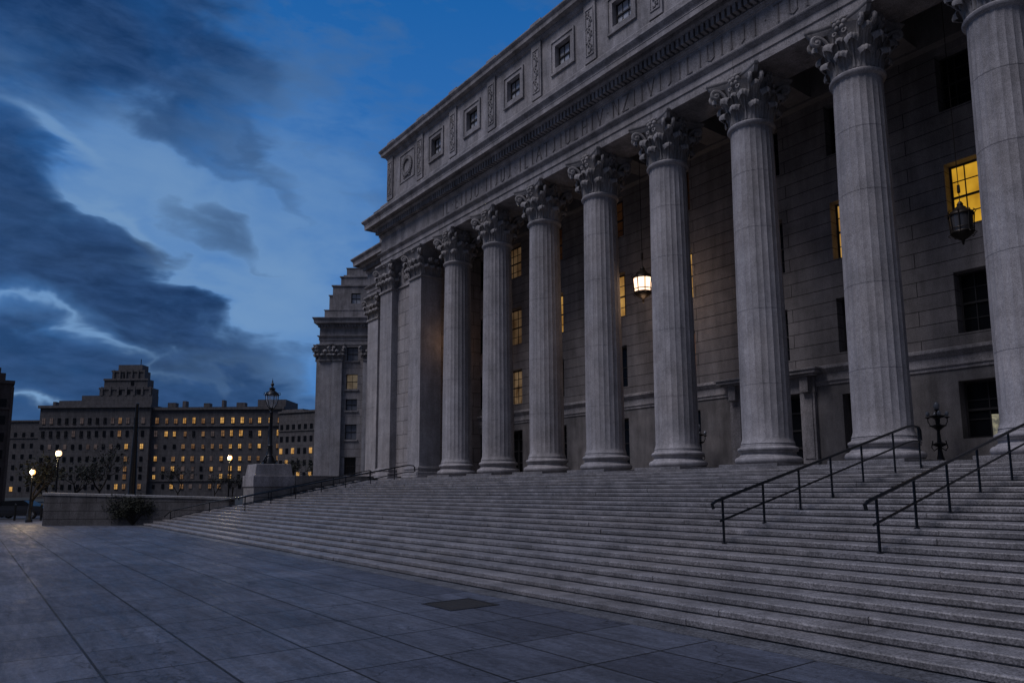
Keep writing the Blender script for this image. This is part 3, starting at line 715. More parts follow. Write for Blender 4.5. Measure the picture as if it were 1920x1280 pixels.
# attic storey
AY = -.35; ap = [(44, AY), (-9.35, AY), (-9.35, 3.0), (-17.4, 3.0), (-17.4, 16)]
aops = []
acs = [i * S + S / 2 - .0 for i in range(-1, 10)]
for cx in acs: aops.append((cx - .62, cx + .62, 21.45, 22.72))
am = MB(); wall_grid(am, -9.35, 44, 19.0, 24.3, AY, AY + .9, aops); C(am, 'attic_wall', G_trim)
am = MB(); am.box(-9.35, -8.4, AY + .9, 4, 19, 24.2); am.box(-17.4, -9.3, 2.95, 3.9, 19, 23.4); am.box(-17.4, -16.5, 3.9, 16, 19, 23.4); C(am, 'attic_return', G_trim)
C(MB().sweep(ap[:3], [(.16, 18.9), (.16, 19.9), (.12, 20.0), (.10, 20.05), (.10, 20.30), (.05, 20.38), (0, 20.42)]), 'attic_base', G_trim)
C(MB().sweep(ap[:3], [(0, 23.62), (.08, 23.68), (.14, 23.80), (.16, 23.86), (.16, 23.92), (.42, 23.96), (.44, 24.16), (.50, 24.24), (.56, 24.34), (.56, 24.42), (.2, 24.46), (.05, 24.50), (.05, 24.88), (-.3, 24.90), (-6, 24.95)]), 'attic_cornice', G_trim)
C(MB().sweep([(-9.35, 3.0), (-17.4, 3.0), (-17.4, 16)], [(.12, 18.9), (.12, 19.7), (0, 19.8), (0, 22.3), (.1, 22.4), (.12, 22.5), (.34, 22.54), (.36, 22.7), (.46, 22.85), (.46, 22.92), (.1, 22.98), (0, 23.0), (0, 23.3), (-6, 23.35)]), 'wing_attic_cornice', G_trim)
def carved_panel(h0=20.75, h1=23.3):
    m = MB(); m.box(-.42, .42, -.11, 0, 20.42, 23.74)
    fr = MB(); 
    for a, b_, c_, d_ in ((-.30, -.25, h0, h1), (.25, .30, h0, h1), (-.25, .25, h0, h0 + .05), (-.25, .25, h1 - .05, h1)): m.box(a, b_, -.15, -.105, c_, d_)
    c = MB(); n = 46; pts = [(.12 * math.sin(i / n * PI * 6), -.125, h0 + .15 + (h1 - h0 - .3) * i / n) for i in range(n + 1)]; c.tube(pts, .028, 6)
    for i in range(0, n, 2):
        p = pts[i]; sg = 1 if i % 4 else -1
        c.sphere((p[0] + sg * .08, -.125, p[2]), .06, 6, 4); c.tube([p, (p[0] + sg * .07, -.16, p[2] + .06), (p[0] + sg * .13, -.14, p[2] + .02)], [.03, .035, .012], 5)
    return m, c
m_, c_ = carved_panel(); ap0 = m_.build('attic_pilaster', G_trim, ch); cv = c_.build('carving', G_carve, ap0, smooth=True)
first = True
for i in range(-1, 10):
    for x in ([i * S] if i >= 0 else [-4.35, -8.85]):
        o = ap0 if first else copy_tree(ap0, ch); first = False
        o.location = (x - 16, AY - 4 - .004, 0)
        bl = MB().box(-.48, .48, -.14, .3, 24.40, 25.0).build('parapet_block', G_trim, ch, bevel=.02); bl.location = (x - 16, AY - 4, 0)
wreath(-6.3, AY - .03, 22.15, .62)
fp = MB(); fp.box(-7.4, -7.32, AY - .05, AY + .01, 21.1, 23.25); fp.box(-5.28, -5.2, AY - .05, AY + .01, 21.1, 23.25); fp.box(-7.32, -5.28, AY - .05, AY + .01, 21.1, 21.18); fp.box(-7.32, -5.28, AY - .05, AY + .01, 23.17, 23.25)
C(fp, 'panel_frame', G_trim)
for cx in acs:
    if cx < -4: continue
    fp = MB()
    for o1, o2, dd in ((.97, .86, .10), (.86, .62, .05)):
        z0, z1 = 21.45, 22.72; e1, e2 = o1 - .62, o2 - .62
        fp.box(-o1, -o2, -dd, .01, z0 - e1, z1 + e1); fp.box(o2, o1, -dd, .01, z0 - e1, z1 + e1)
        fp.box(-o2, o2, -dd, .01, z0 - e1, z0 - e2); fp.box(-o2, o2, -dd, .01, z1 + e2, z1 + e1)
    o = fp.build('window_surround', G_trim, ch); o.location = (cx - 16, AY - 4, 0)

for cx in acs[:]:
    o = window(cx - 16, 21.45, 22.72, 1.24, 0, GlassAttic, 3, 2, Frame, ch); o.location.y = AY - 4 + .24
# roof and body
rb = MB(); rb.box(-9, 44, .6, 16, 18.8, 24.6); rb.box(-17.2, -9, 4, 16, 15, 23.2); rb.box(-16, 44, 6, 16, -2.8, 18.8)
C(rb, 'roof_mass', G_trim)
wp = MB()
for x in (-16.6, -13.0): wp.box(x - .4, x + .4, 2.93, 3.02, 19.9, 22.3)
C(wp, 'wing_attic_pilaster', G_trim)
o = window(-10.9 - 16, 20.6, 21.9, 1.1, 0, Glass, 2, 2, Frame, ch); o.location.y = -1.03

# ------------------------------------------------------------------ stair cheek, pedestal, low wall
pd = empty('stone_pedestal', (-7.0, -9.15, PZ)); tag(pd, 'square stepped stone pedestal carrying the tall unlit lamp post at the left of the steps', 'pedestal')
zb_ = -PZ
MB().box(-1.0, 1.0, -1.2, 1.2, -.2, zb_ - .62).build('pedestal_shaft', G_cheek, pd, bevel=.02)
MB().box(-1.06, 1.06, -1.26, 1.26, zb_ - .62, zb_ + .05).build('pedestal_cap', G_trim, pd, bevel=.03)
def frustum(mb, a0, b0, z0, a1, b1, z1): 
    mb.add([(-a0, -b0, z0), (a0, -b0, z0), (a0, b0, z0), (-a0, b0, z0), (-a1, -b1, z1), (a1, -b1, z1), (a1, b1, z1), (-a1, b1, z1)], [(0, 3, 2, 1), (4, 5, 6, 7), (0, 1, 5, 4), (1, 2, 6, 5), (2, 3, 7, 6), (3, 0, 4, 7)])
m_ = MB(); frustum(m_, .95, 1.15, zb_ + .05, .86, 1.05, zb_ + .74); m_.build('pedestal_top', G_trim, pd, bevel=.03)
MB().box(-.34, .34, -1.006, -.99, zb_ - 2.3, zb_ - .8).build('recessed_panel', G_soffit, pd).location = (0, -.2, 0)
def thickline(mb, pts, w, zt, zbot):
    for (a, za), (b_, zb2) in zip(list(zip(pts, zt))[:-1], list(zip(pts, zt))[1:]):
        a, b_ = Vector(a), Vector(b_); d = (b_ - a).normalized(); n_ = Vector((-d.y, d.x)) * w / 2
        vs = [(p.x, p.y, zbot) for p in (a - n_, b_ - n_, b_ + n_, a + n_)] + [(a.x - n_.x, a.y - n_.y, za), (b_.x - n_.x, b_.y - n_.y, zb2), (b_.x + n_.x, b_.y + n_.y, zb2), (a.x + n_.x, a.y + n_.y, za)]
        mb.add(vs, [(0, 3, 2, 1), (4, 5, 6, 7), (0, 1, 5, 4), (1, 2, 6, 5), (2, 3, 7, 6), (3, 0, 4, 7)])
ck = MB(); thickline(ck, [(-6.45, -7.9), (-9.5, -1.0)], .6, [.05, .10], PZ)
o = ck.build('stair_parapet', G_cheek, bevel=.02); tag(o, 'plain stone parapet running from the lamp pedestal back to the courthouse', 'wall')
lw = empty('low_stone_wall', (-12, -15.3, PZ)); tag(lw, 'long low wall of stone blocks at the left edge of the plaza', 'wall')
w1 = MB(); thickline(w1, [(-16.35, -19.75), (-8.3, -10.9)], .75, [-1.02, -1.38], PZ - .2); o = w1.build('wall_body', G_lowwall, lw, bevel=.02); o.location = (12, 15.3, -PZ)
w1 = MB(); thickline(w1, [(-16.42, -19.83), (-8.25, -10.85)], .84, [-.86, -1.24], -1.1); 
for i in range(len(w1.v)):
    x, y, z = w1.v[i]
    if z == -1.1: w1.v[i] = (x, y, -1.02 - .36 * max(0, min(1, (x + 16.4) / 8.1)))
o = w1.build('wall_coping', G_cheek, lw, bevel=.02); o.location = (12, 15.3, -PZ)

# ------------------------------------------------------------------ lamp post on the pedestal
lp = empty('lamp_post', (-7.0, -9.15, .745)); tag(lp, 'tall black iron lamp post with an unlit glass lantern standing on the stone pedestal', 'lamp post')
m_ = MB(); m_.lathe([(.50, 0), (.50, .06), (.40, .10), (.36, .2), (.30, .36), (.24, .46), (.26, .52), (.2, .6), (.17, .9), (.14, 1.1), (.17, 1.15), (.13, 1.2), (.115, 2.2), (.10, 3.1), (.13, 3.14), (.13, 3.2), (.09, 3.25), (.09, 3.36), (.16, 3.42), (.18, 3.48)], 16)
for k in range(4):
    a = k * PI / 2 + .5; m_.tube([(.42 * math.cos(a), .42 * math.sin(a), .1), (.50 * math.cos(a), .50 * math.sin(a), .22), (.36 * math.cos(a), .36 * math.sin(a), .42), (.2 * math.cos(a), .2 * math.sin(a), .62)], [.06, .07, .05, .03], 6)
m_.build('lamp_pole', Metal, lp, smooth=True)
m_ = MB()
for k in range(6):
    a = k * PI / 3; c, s_ = math.cos(a), math.sin(a); m_.tube([(c * r, s_ * r, z) for r, z in ((.14, 3.46), (.26, 3.62), (.36, 3.9), (.39, 4.15), (.40, 4.28))], .022, 5)
    m_.tube([(c * .38, s_ * .38, 4.24), (c * .50, s_ * .50, 4.30), (c * .47, s_ * .47, 4.44), (c * .36, s_ * .36, 4.40)], .02, 5)
m_.lathe([(.42, 4.26), (.44, 4.30), (.40, 4.36)], 12)
m_.lathe([(.40, 4.34), (.33, 4.44), (.20, 4.54), (.15, 4.60), (.18, 4.64), (.20, 4.70), (.12, 4.74), (.06, 4.80), (.05, 4.84), (.10, 4.90), (.11, 4.96), (.05, 5.04), (.03, 5.10), (.045, 5.14), (.02, 5.2), (.004, 5.36)], 12)
m_.build('lantern_cage', Metal, lp, smooth=True)
MB().lathe([(.12, 3.48), (.24, 3.62), (.34, 3.9), (.37, 4.15), (.38, 4.27)], 12, close=False).build('lantern_glass', ClearGlass, lp, smooth=True)

# ------------------------------------------------------------------ handrails
def handrail(name_label, X, y0, z0, y1, z1, bases, r=.034):
    """straight sloping rail from (y0, z0) up to (y1, z1), then a short level end that turns down"""
    o = Vector((X, y0, z0 - .85)); e = empty('handrail', o); tag(e, name_label, 'handrail', 'metal handrails on the steps')
    m_ = (z1 - z0) / (y1 - y0); zr = lambda y: z0 + m_ * (y - y0)
    P = lambda y, z: Vector((0, y - y0, z - o.z))
    pts = [P(y0 + .02, z0 - .12), P(y0 - .02, z0 - .03), P(y0 + .10, zr(y0 + .10))] + [P(y0 + (y1 - y0) * i / 8, zr(y0 + (y1 - y0) * i / 8)) for i in range(1, 9)]
    pts += [P(y1 + .3, z1 + .04), P(y1 + .68, z1 + .02), P(y1 + .76, z1 - .06), P(y1 + .78, z1 - .34)]
    MB().tube(pts, r, 8).build('top_rail', Metal2, e, smooth=True)
    pts = [P(y0 + .22, zr(y0 + .22) - .42), P(y1, z1 - .42), P(y1 + .35, z1 - .37), P(y1 + .74, z1 - .37)]
    MB().tube(pts, r * .7, 8).build('lower_rail', Metal2, e, smooth=True)
    for y in bases:
        zf = stair_z(y) - o.z; t = min(zr(y), z1 + .02) - o.z
        m = MB().lathe([(.026, zf - .01), (.026, t)], 8, 0, y - y0); m.lathe([(.055, zf), (.055, zf + .012), (.03, zf + .02)], 10, 0, y - y0)
        m.build('post', Metal2, e, smooth=True)
handrail('black metal handrail climbing the steps near the door, left one of the near pair', 28.85, -12.06, -1.11, -3.74, .76, [-11.75, -10.37, -9.0, -7.65, -6.2, -4.55, -3.1])
handrail('black metal handrail climbing the steps at the right, nearest to the camera side', 31.95, -12.02, -1.08, -3.4, .86, [-11.65, -10.28, -8.9, -7.45, -5.75, -4.2, -2.9])
handrail('thin black handrail on the far left steps, ending in front of the square pier', -3.0, -12.04, -1.22, -2.05, .62, [-11.7, -10.3, -8.9, -7.4, -5.9, -4.3, -2.7], .04)
# rail along the cheek wall
hr = empty('handrail', (-9.0, -13.7, -2.3)); tag(hr, 'thin black handrail following the low wall and passing in front of the lamp pedestal', 'handrail', 'metal handrails on the steps')
pt = [(-10.0, -14.3, -2.35), (-9.4, -14.1, -2.0), (-7.5, -12.4, -1.5), (-5.75, -10.9, -1.15), (-5.75, -8.2, -.62), (-7.0, -5.0, -.03), (-8.2, -1.9, .46), (-8.3, -1.6, .30)]
off = Vector((9.0, 13.7, 2.3)); pv = [Vector(p) + off for p in pt]
def dense(p):
    o = []
    for a, b_ in zip(p[:-1], p[1:]):
        for i in range(4): o.append(a.lerp(b_, i / 4))
    return o + [p[-1]]
MB().tube(dense(pv), .034, 8).build('top_rail', Metal2, hr, smooth=True)
MB().tube(dense([p - Vector((0, 0, .42)) for p in pv[1:-1]]), .024, 8).build('lower_rail', Metal2, hr, smooth=True)
for p in (pv[1], pv[2], pv[3], (pv[3] + pv[4]) / 2, pv[4], pv[5], pv[6]): MB().lathe([(.026, p.z - .95), (.026, p.z)], 8, p.x, p.y).build('post', Metal2, hr, smooth=True)

# ------------------------------------------------------------------ hanging lanterns
def lantern(loc, label, glow):
    e = empty('hanging_lantern', loc); tag(e, label, 'lantern')
    top = 16.9 - loc[2]
    m = MB(); m.tube([(0, 0, 1.62), (0, 0, top)], .014, 6); m.lathe([(.05, 2.0), (.06, 2.05), (.05, 2.3)], 8); m.build('hanging_rod', Bronze, e)
    m = MB()
    m.lathe([(.02, 0), (.045, .06), (.04, .12), (.07, .18), (.16, .24), (.28, .32), (.37, .40), (.40, .46), (.38, .50)], 16)
    m.lathe([(.43, 1.10), (.45, 1.14), (.42, 1.20), (.34, 1.28), (.24, 1.34), (.19, 1.42), (.10, 1.50), (.11, 1.56), (.05, 1.66)], 16)
    for k in range(8):
        a = k * PI / 4 + .2; c, s_ = math.cos(a), math.sin(a)
        m.tube([(c * .38, s_ * .38, .44), (c * .40, s_ * .40, .8), (c * .43, s_ * .43, 1.12)], .022, 5)
        m.tube([(c * .44, s_ * .44, 1.14), (c * .50, s_ * .50, 1.22), (c * .40, s_ * .40, 1.30)], .018, 5); m.tube([(c * .38, s_ * .38, .46), (c * .47, s_ * .47, .40), (c * .38, s_ * .38, .34)], .018, 5)
    m.lathe([(.385, .60), (.395, .62), (.385, .64)], 16, close=False)
    m.build('lantern_frame', Bronze, e, smooth=True)
    MB().lathe([(.34, .48), (.37, .8), (.40, 1.11)], 16, close=False).build('lantern_glass', glow, e, smooth=True)
    return e
_l1 = lantern((14.45, 1.5, 8.0), 'lit bronze lantern hanging on a long rod between two columns', LanternGlow); _l1.scale = (1.12, 1.12, 1.08)
_l2 = lantern((28.75, 1.3, 6.9), 'dark unlit bronze lantern hanging in front of the bright yellow window', LanternDark); _l2.scale = (.88, .88, .88)
def plight(loc, e, col, r=.25):
    l = bpy.data.lights.new('lamp_light', 'POINT'); l.energy = e; l.color = col; l.shadow_soft_size = r
    o = bpy.data.objects.new('lamp_light', l); o.location = loc; sc.collection.objects.link(o); return o
# light of the lit lantern, shining through its open foot and sides
plight((14.45, 1.5, 7.9), 22, (1, .66, .42)); plight((14.45, 1.5 + .62, 8.9), 48, (1, .70, .50), .2)
lantern((-1.35, .95, 8.08), 'lit bronze lantern hidden behind the leftmost round column, glowing on the square pier', LanternGlow); plight((-1.9, 1.3, 8.8), 10, (1, .45, .14), .2)

# ------------------------------------------------------------------ floor candelabra by the doors
def candelabra(loc, label):
    e = empty('candelabrum', loc); tag(e, label, 'lamp', 'iron lamp standards beside the door')
    m = MB(); m.lathe([(.26, 0), (.26, .08), (.14, .14), (.10, .3), (.07, .5), (.06, .62), (.22, .70), (.24, .74), (.07, .80), (.045, 1.2), (.16, 1.30), (.27, 1.36), (.27, 1.38), (.05, 1.42), (.045, 1.62), (.20, 1.66), (.26, 1.72), (.05, 1.76), (.04, 1.9), (.10, 1.93)], 14)
    for k in range(4):
        a = k * PI / 2 + .6; c, s_ = math.cos(a), math.sin(a)
        m.tube([(c * .05, s_ * .05, .6), (c * .18, s_ * .18, .5), (c * .25, s_ * .25, .62), (c * .2, s_ * .2, .85)], .02, 5)
        m.tube([(c * .05, s_ * .05, 1.42), (c * .22, s_ * .22, 1.36), (c * .30, s_ * .30, 1.5), (c * .30, s_ * .30, 1.62)], .018, 5); m.lathe([(.03, 1.62), (.09, 1.66), (.09, 1.68)], 8, c * .30, s_ * .30)
    m.build('lamp_stem', Metal, e, smooth=True)
    for k in range(4):
        a = k * PI / 2 + .6; MB().sphere((0, 0, 0), .07, 10, 8, 1.3).build('globe', GlobeDull, e, smooth=True).location = (.30 * math.cos(a), .30 * math.sin(a), 1.79)
    MB().sphere((0, 0, 0), .10, 10, 8, 1.5).build('globe', GlobeDull, e, smooth=True).location = (0, 0, 2.06)
candelabra((26.75, 3.05, -.13), 'dark iron lamp standard with clustered glass globes between the door and the right window')
candelabra((16.2, 3.05, -.13), 'dark iron lamp standard half hidden behind a column, left of the hooded door')

# ------------------------------------------------------------------ distant things: positions on the camera's side of the square
FW = Vector((-.79654732, .60457619, 0)); RT = Vector((.60457619, .79654732, 0)); CP = Vector((38.2926, -23.9482, 0)); YAW = math.atan2(RT.y, RT.x)
def place(u, D, z=PZ): p = CP + FW * D + RT * u; return (p.x, p.y, z)
# left wing building with stepped roof
wg = empty('stone_building', place(-20, 85, PZ), YAW); tag(wg, 'grey stone building with Corinthian pilasters and a stepped roof, partly hidden behind the courthouse', 'building')
z_ = -PZ
def WZ(mb, name, mt, **k):
    o = mb.build(name, mt, wg, **k); o.location = (20, 0, z_); return o
wops = [(-20.8, -19.45, a, b_) for a, b_ in ((.75, 2.85), (4.9, 6.65), (8.3, 9.65), (10.8, 12.6), (14.2, 15.85))]
m_ = MB(); wall_grid(m_, -24.0, -12, PZ, 18, 0, .6, wops); m_.box(-24.0, -23.4, .6, 16, PZ, 18); m_.box(-23.4, -12, 5, 6, PZ, 18); WZ(m_, 'wall', G_wall2)
m_ = MB()
for x0, x1 in ((-23.95, -22.5), (-22.45, -21.25), (-18.75, -17.2)):
    m_.box(x0, x1, -.28 if x0 < -23 else -.4, .05, PZ, 14.35)
m_.box(-24.3, -23.95, -.2, 1.4, PZ, 14.35); m_.box(-24.3, -23.95, 3.4, 4.8, PZ, 14.35)
WZ(m_, 'pilaster', G_col)
for x, hw in ((-23.2, .72), (-21.85, .6), (-17.98, .78)):
    c_ = square_capital(hw, .35, 14.35 - .3 + .25, 16.1, back=False); o = WZ(c_, 'capital', G_carve, smooth=True); o.location = (x + 20, -.05, z_)
c_ = square_capital(.35, .7, 14.3, 16.1, back=False); o = WZ(c_, 'capital', G_carve, smooth=True); o.location = (-24.05 + 20, .7, z_)
wpth = [(-12, 0), (-24.0, 0), (-24.0, 16)]
prof = [(.05, 16.1), (.05, 16.6), (.12, 16.65), (.12, 17.0), (.2, 17.05), (.3, 17.15), (.3, 17.22), (.05, 17.25), (.05, 18.1), (.15, 18.2), (.18, 18.5), (.3, 18.55), (.34, 18.62), (.62, 18.66), (.64, 18.95), (.72, 19.1), (.8, 19.25), (.8, 19.32), (.2, 19.4), (-1, 19.42)]
WZ(MB().sweep(wpth, prof), 'entablature', G_trim)
m_ = MB(); x = -24.2
while x < -13: m_.box(x, x + .2, -.38, -.1, 18.22, 18.5); x += .36
WZ(m_, 'dentil_course', G_trim)
m_ = MB(); m_.box(-23.6, -12, .15, 10, 19.35, 20.35); m_.box(-23.35, -12, 1.2, 10, 20.35, 22.4); m_.box(-22.75, -19.98-.55, .4, 10, 20.35, 23.35); m_.box(-19.4, -12, .4, 10, 20.35, 23.35); m_.box(-20.53, -19.4, .4, 10, 20.35, 21.2); m_.box(-20.53, -19.4, .4, 10, 22.5, 23.35); m_.box(-20.53, -19.4, 1.2, 10, 21.2, 22.5)
m_.box(-22.9, -12, .3, 10, 23.35, 23.5); m_.box(-22.0, -12, 1.2, 10, 23.5, 24.7); m_.box(-22.15, -12, 1.1, 10, 24.7, 24.82); m_.box(-21.8, -12, 1.6, 10, 24.82, 25.1); m_.box(-21.5, -12, 1.9, 10, 25.1, 26.0); m_.box(-21.58, -12, 1.85, 10, 26.0, 26.1)
m_.box(-23.45, -12, 1.1, 10, 22.4, 22.5); m_.box(-23.7, -12, .1, 10, 20.35, 20.42)
WZ(m_, 'stepped_roof', G_trim)
PaneGrey = mat('reflection_tint_pane', (.15, .16, .185), .2, 0, .5)  # reflection on the wing windows, put in as a grey base colour
wl = [Glass, PaneGrey, PaneGrey, LitWing, PaneGrey]
for (a, b_, z0, z1), pmn in zip(wops, wl):
    o = window(-20.12 + 20, z0 + z_, z1 + z_, 1.35, 0, pmn, 2, 2, Frame, wg); o.location.y = .25
    sl = MB().box(a - .15, b_ + .15, -.12, .05, z0 - .18, z0 - .003); WZ(sl, 'window_sill', G_trim)
o = window(-19.96 + 20, 21.2 + z_, 22.5 + z_, 1.13, 0, GlassAttic, 2, 2, Frame, wg); o.location.y = .65

# big far block with stepped tower
fb = empty('office_block', place(-110, 220, PZ), YAW); tag(fb, 'wide distant stone block with many lit windows and a stepped tower topped by a mast', 'building')
def F(mb, name, mt, **k):
    o = mb.build(name, mt, fb, **k); o.location = (110, 0, z_); return o
m_ = MB(); m_.box(-112.2, -72.5, 0, 25, PZ, 23.3); m_.box(-145.5, -112.2, -1.2, 25, PZ, 24.0); F(m_, 'wall', G_far)
m_ = MB(); m_.box(-112.6, -72.2, -.5, 25, 23.3, 24.1); m_.box(-146, -112, -1.7, 25, 24.0, 24.8); m_.box(-112.4, -72.3, -.4, 0, 18.2, 18.7); m_.box(-145.8, -112, -1.5, -1.2, 18.2, 18.7); m_.box(-112.4, -72.3, -.25, 0, 1.9, 2.3)
F(m_, 'cornice', G_far)
m_ = MB(); m_.box(-140.3, -133.5, -.8, 3, 24.8, 26.3); m_.box(-133.5, -112.2, -.8, 3, 24.8, 27.8); m_.box(-128.4, -112.4, -.6, 3.2, 27.8, 30.0); m_.box(-127.4, -114.2, -.2, 3.5, 30, 32.8); m_.box(-125.4, -115.6, .3, 4, 32.8, 35.4); m_.box(-123.9, -116.6, .8, 4.5, 35.4, 37.4)
m_.box(-128.6, -112.2, -.8, -.6, 29.6, 30.2); m_.box(-125.6, -115.4, .1, .3, 35.1, 35.6); m_.box(-127.6, -114, -.4, -.2, 32.4, 33.0)
for i in range(7): x = -127.9 + i * 2.45; m_.box(x, x + .6, -.9, -.6, 27.8, 30.4)
for i in range(6): x = -125.0 + i * 1.85; m_.box(x, x + .4, .0, .3, 32.8, 35.7)
F(m_, 'roof_tower', G_far)
F(MB().box(-81.2, -72.6, 2, 14, 24.1, 26.5), 'roof_house', G_far)
for x0, w_, h_ in ((-108.5, 2.4, .9), (-104, 1.0, 1.4), (-97.5, 1.8, .7), (-92, .7, 1.6), (-87.5, 2.6, .8), (-138, 2, .8), (-143.6, .8, 1.5)): F(MB().box(x0, x0 + w_, 1.5, 3.5, 24.0, 24.8 + h_), 'roof_vent', G_far)
F(MB().tube([(-119.3, 5, 37.1), (-119.3, 5, 39.9)], .12, 5), 'mast', Metal)
rowsz = [19.2, 15.3, 11.6, 7.9, 4.9, 2.9 - .3, -.3]
us = [-113.2 + 0 + 2.9 * i for i in range(14)]; us = [-112.0 + 1.2 + i * 2.85 for i in range(14)]
usL = [-144.2 + i * 2.3 for i in range(14)]
rng = random.Random(5); wins = []
for j, z in enumerate(rowsz):
    h = 2.1 if j < 2 else 1.7
    for x in us:
        lp_ = (.95, .85, .8, .75, .55, .3, .08)[j]; v_ = rng.random()
        mt = FarLit if v_ < lp_ * .5 else FarLit2 if v_ < lp_ else (FarDim if rng.random() < .4 else Glass)
        wins.append((x + rng.uniform(-.25, .25), -.12, z, rng.uniform(.65, .95), h * rng.uniform(.66, .84), mt))
    for x in usL:
        lp_ = .0 if x < -123 else .45; v_ = rng.random()
        if x > -123 and x < -117.5 and j in (0, 1, 2, 3, 4): lp_ = .55
        mt = FarLit if v_ < lp_ * .7 else FarLit2 if v_ < lp_ else (FarDim if j < 3 and rng.random() < .5 else Glass)
        wins.append((x, -1.32, z, .85, h * .85, mt))
for x, z in ((-119.6, 28.2), (-116.5, 28.2), (-122.2, 28.0), (-118.8, 31), (-121.5, 33.2)): wins.append((x, -.72 if z < 30 else -.32 if z < 32.5 else .2, z, .9, 1.3, Glass))
wins.sort(key=lambda w: -(2 if w[5] is FarLit else 1 if w[5] is FarLit2 else 0))
for w in wins[:100]:
    m_ = MB().box(-w[3] / 2, w[3] / 2, 0, .13, 0, w[4]); o = m_.build('window', w[5], fb); o.location = (w[0] + 110, w[1], w[2] + z_)
    fr = MB().box(-.05, .05, -.04, .0, 0, w[4]).box(-w[3] / 2 - .12, w[3] / 2 + .12, -.05, .05, -.16, -.003).box(-w[3] / 2, w[3] / 2, -.04, 0, w[4] * .48, w[4] * .48 + .09).build('window_bar', Frame, o)
dm = {}
for w in wins[100:]: dm.setdefault(w[5].name, MB()).box(w[0] - w[3] / 2, w[0] + w[3] / 2, w[1], w[1] + .13, w[2], w[2] + w[4])
for i, (k, mb) in enumerate(dm.items()):
    o = F(mb, 'unlit_windows', WM[k]); o['kind'] = 'stuff'

def block(label, u0, u1, D, depth, ztop, rot, mt, rows, cols, plit, name='far_building', extra=None, seed=3, relief=True):
    e = empty(name, place((u0 + u1) / 2, D, PZ), YAW + rot); tag(e, label, 'building')
    h = ztop - PZ; w = (u1 - u0)
    m = MB().box(-w / 2, w / 2, 0, depth, -.2, h).box(-w / 2 - .3, w / 2 + .3, -.3, depth + .3, h, h + .6).box(-w / 2 - .15, w / 2 + .15, -.2, 0, h * .78, h * .78 + .4)
    if extra: extra(m, w, h, depth)
    m.build('wall', mt, e); r = random.Random(seed)
    for j in range(rows):
        for i in range(cols):
            x = -w / 2 + w * (i + .5) / cols; z = h * .08 + (h * .86) * j / rows
            v_ = r.random(); wm_ = FarLit if v_ < plit * .6 else FarLit2 if v_ < plit else Glass
            o = MB().box(-.5, .5, -.1, .05, 0, 1.6).build('window', wm_, e); o.location = (x, 0, z)
    return e
block('dark distant building stepping away at the right of the lamp post, few windows lit', -73.5, -58, 214, 20, 21.6, R_(-24), G_far, 6, 7, .16, seed=11, extra=lambda m, w, h, d: m.box(-w / 2, -w / 2 + 8, 1, 8, h + .6, h + 1.2))
block('dim low far building at the left behind the street lamp', -196, -166, 262, 20, 24.0, 0, G_far, 6, 10, .02, seed=12)
def crown(m, w, h, d):
    m.box(w / 2 - 5.5, w / 2 - 1.2, .3, 4, h, h + 2.0); m.box(w / 2 - 4.8, w / 2 - 2, .5, 3.5, h + 2, h + 3.0); m.lathe([(.9, h + 3), (.5, h + 3.8), (.1, h + 5)], 8, w / 2 - 3.4, 2)
    for i in range(8): m.box(w / 2 - .2 - i * 2.2, w / 2 + .25 - i * 2.2, -.35, 0, 0, h - .6)
block('tall dark brick tower cut by the left edge of the picture', -117, -94.3, 130, 18, 19.4, R_(37), G_farbrown, 6, 9, .06, seed=13, extra=crown, name='brick_tower')

# street lamps
def street_lamp(loc, h, label, glow, rad=.17, energy=120):
    e = empty('street_lamp', loc); tag(e, label, 'street lamp', 'lit street lamps beyond the plaza')
    m = MB(); m.lathe([(.22, 0), (.22, .15), (.14, .25), (.11, .8), (.07, 1.0), (.05, h - .42), (.09, h - .36), (.06, h - .3), (.13, h - rad - .06), (.15, h - rad)], 12)
    m.lathe([(.1, h + rad * .8), (.07, h + rad + .05), (.02, h + rad + .16), (.004, h + rad + .25)], 8); m.build('lamp_pole', Metal, e, smooth=True)
    MB().sphere((0, 0, h), rad, 12, 8, 1.15).build('globe', glow, e, smooth=True)
    q = plight((loc[0], loc[1] - .0, loc[2] + h - rad - .25), energy, (1, .72, .38), .2); q.location = (loc[0] + .35, loc[1] - .35, loc[2] + h)
street_lamp(place(-34.1, 51), 3.42, 'lit street lamp with a glowing yellow globe at the far left beside the low wall', LampGlow, .17, 320)
street_lamp(place(-29.85, 47), 4.5, 'taller lit street lamp with a pale globe behind the left end of the low wall', LampPink, .18, 90)
street_lamp(place(-22.04, 55), 4.48, 'lit street lamp with a golden globe just left of the stone pedestal', LampGlow, .17, 170)
fp_ = empty('flagpole', place(-31.9, 60)); tag(fp_, 'tall dark bare pole rising in front of the distant block', 'pole')
MB().lathe([(.42, 0), (.42, .6), (.30, .9), (.28, 3), (.20, 6), (.11, 9.1), (.14, 9.2), (.02, 9.3)], 10).build('pole', Metal, fp_, smooth=True)
MB().lathe([(.5, 0), (.5, .3), (.42, .4)], 12).build('pole_foot', G_cheek, fp_)

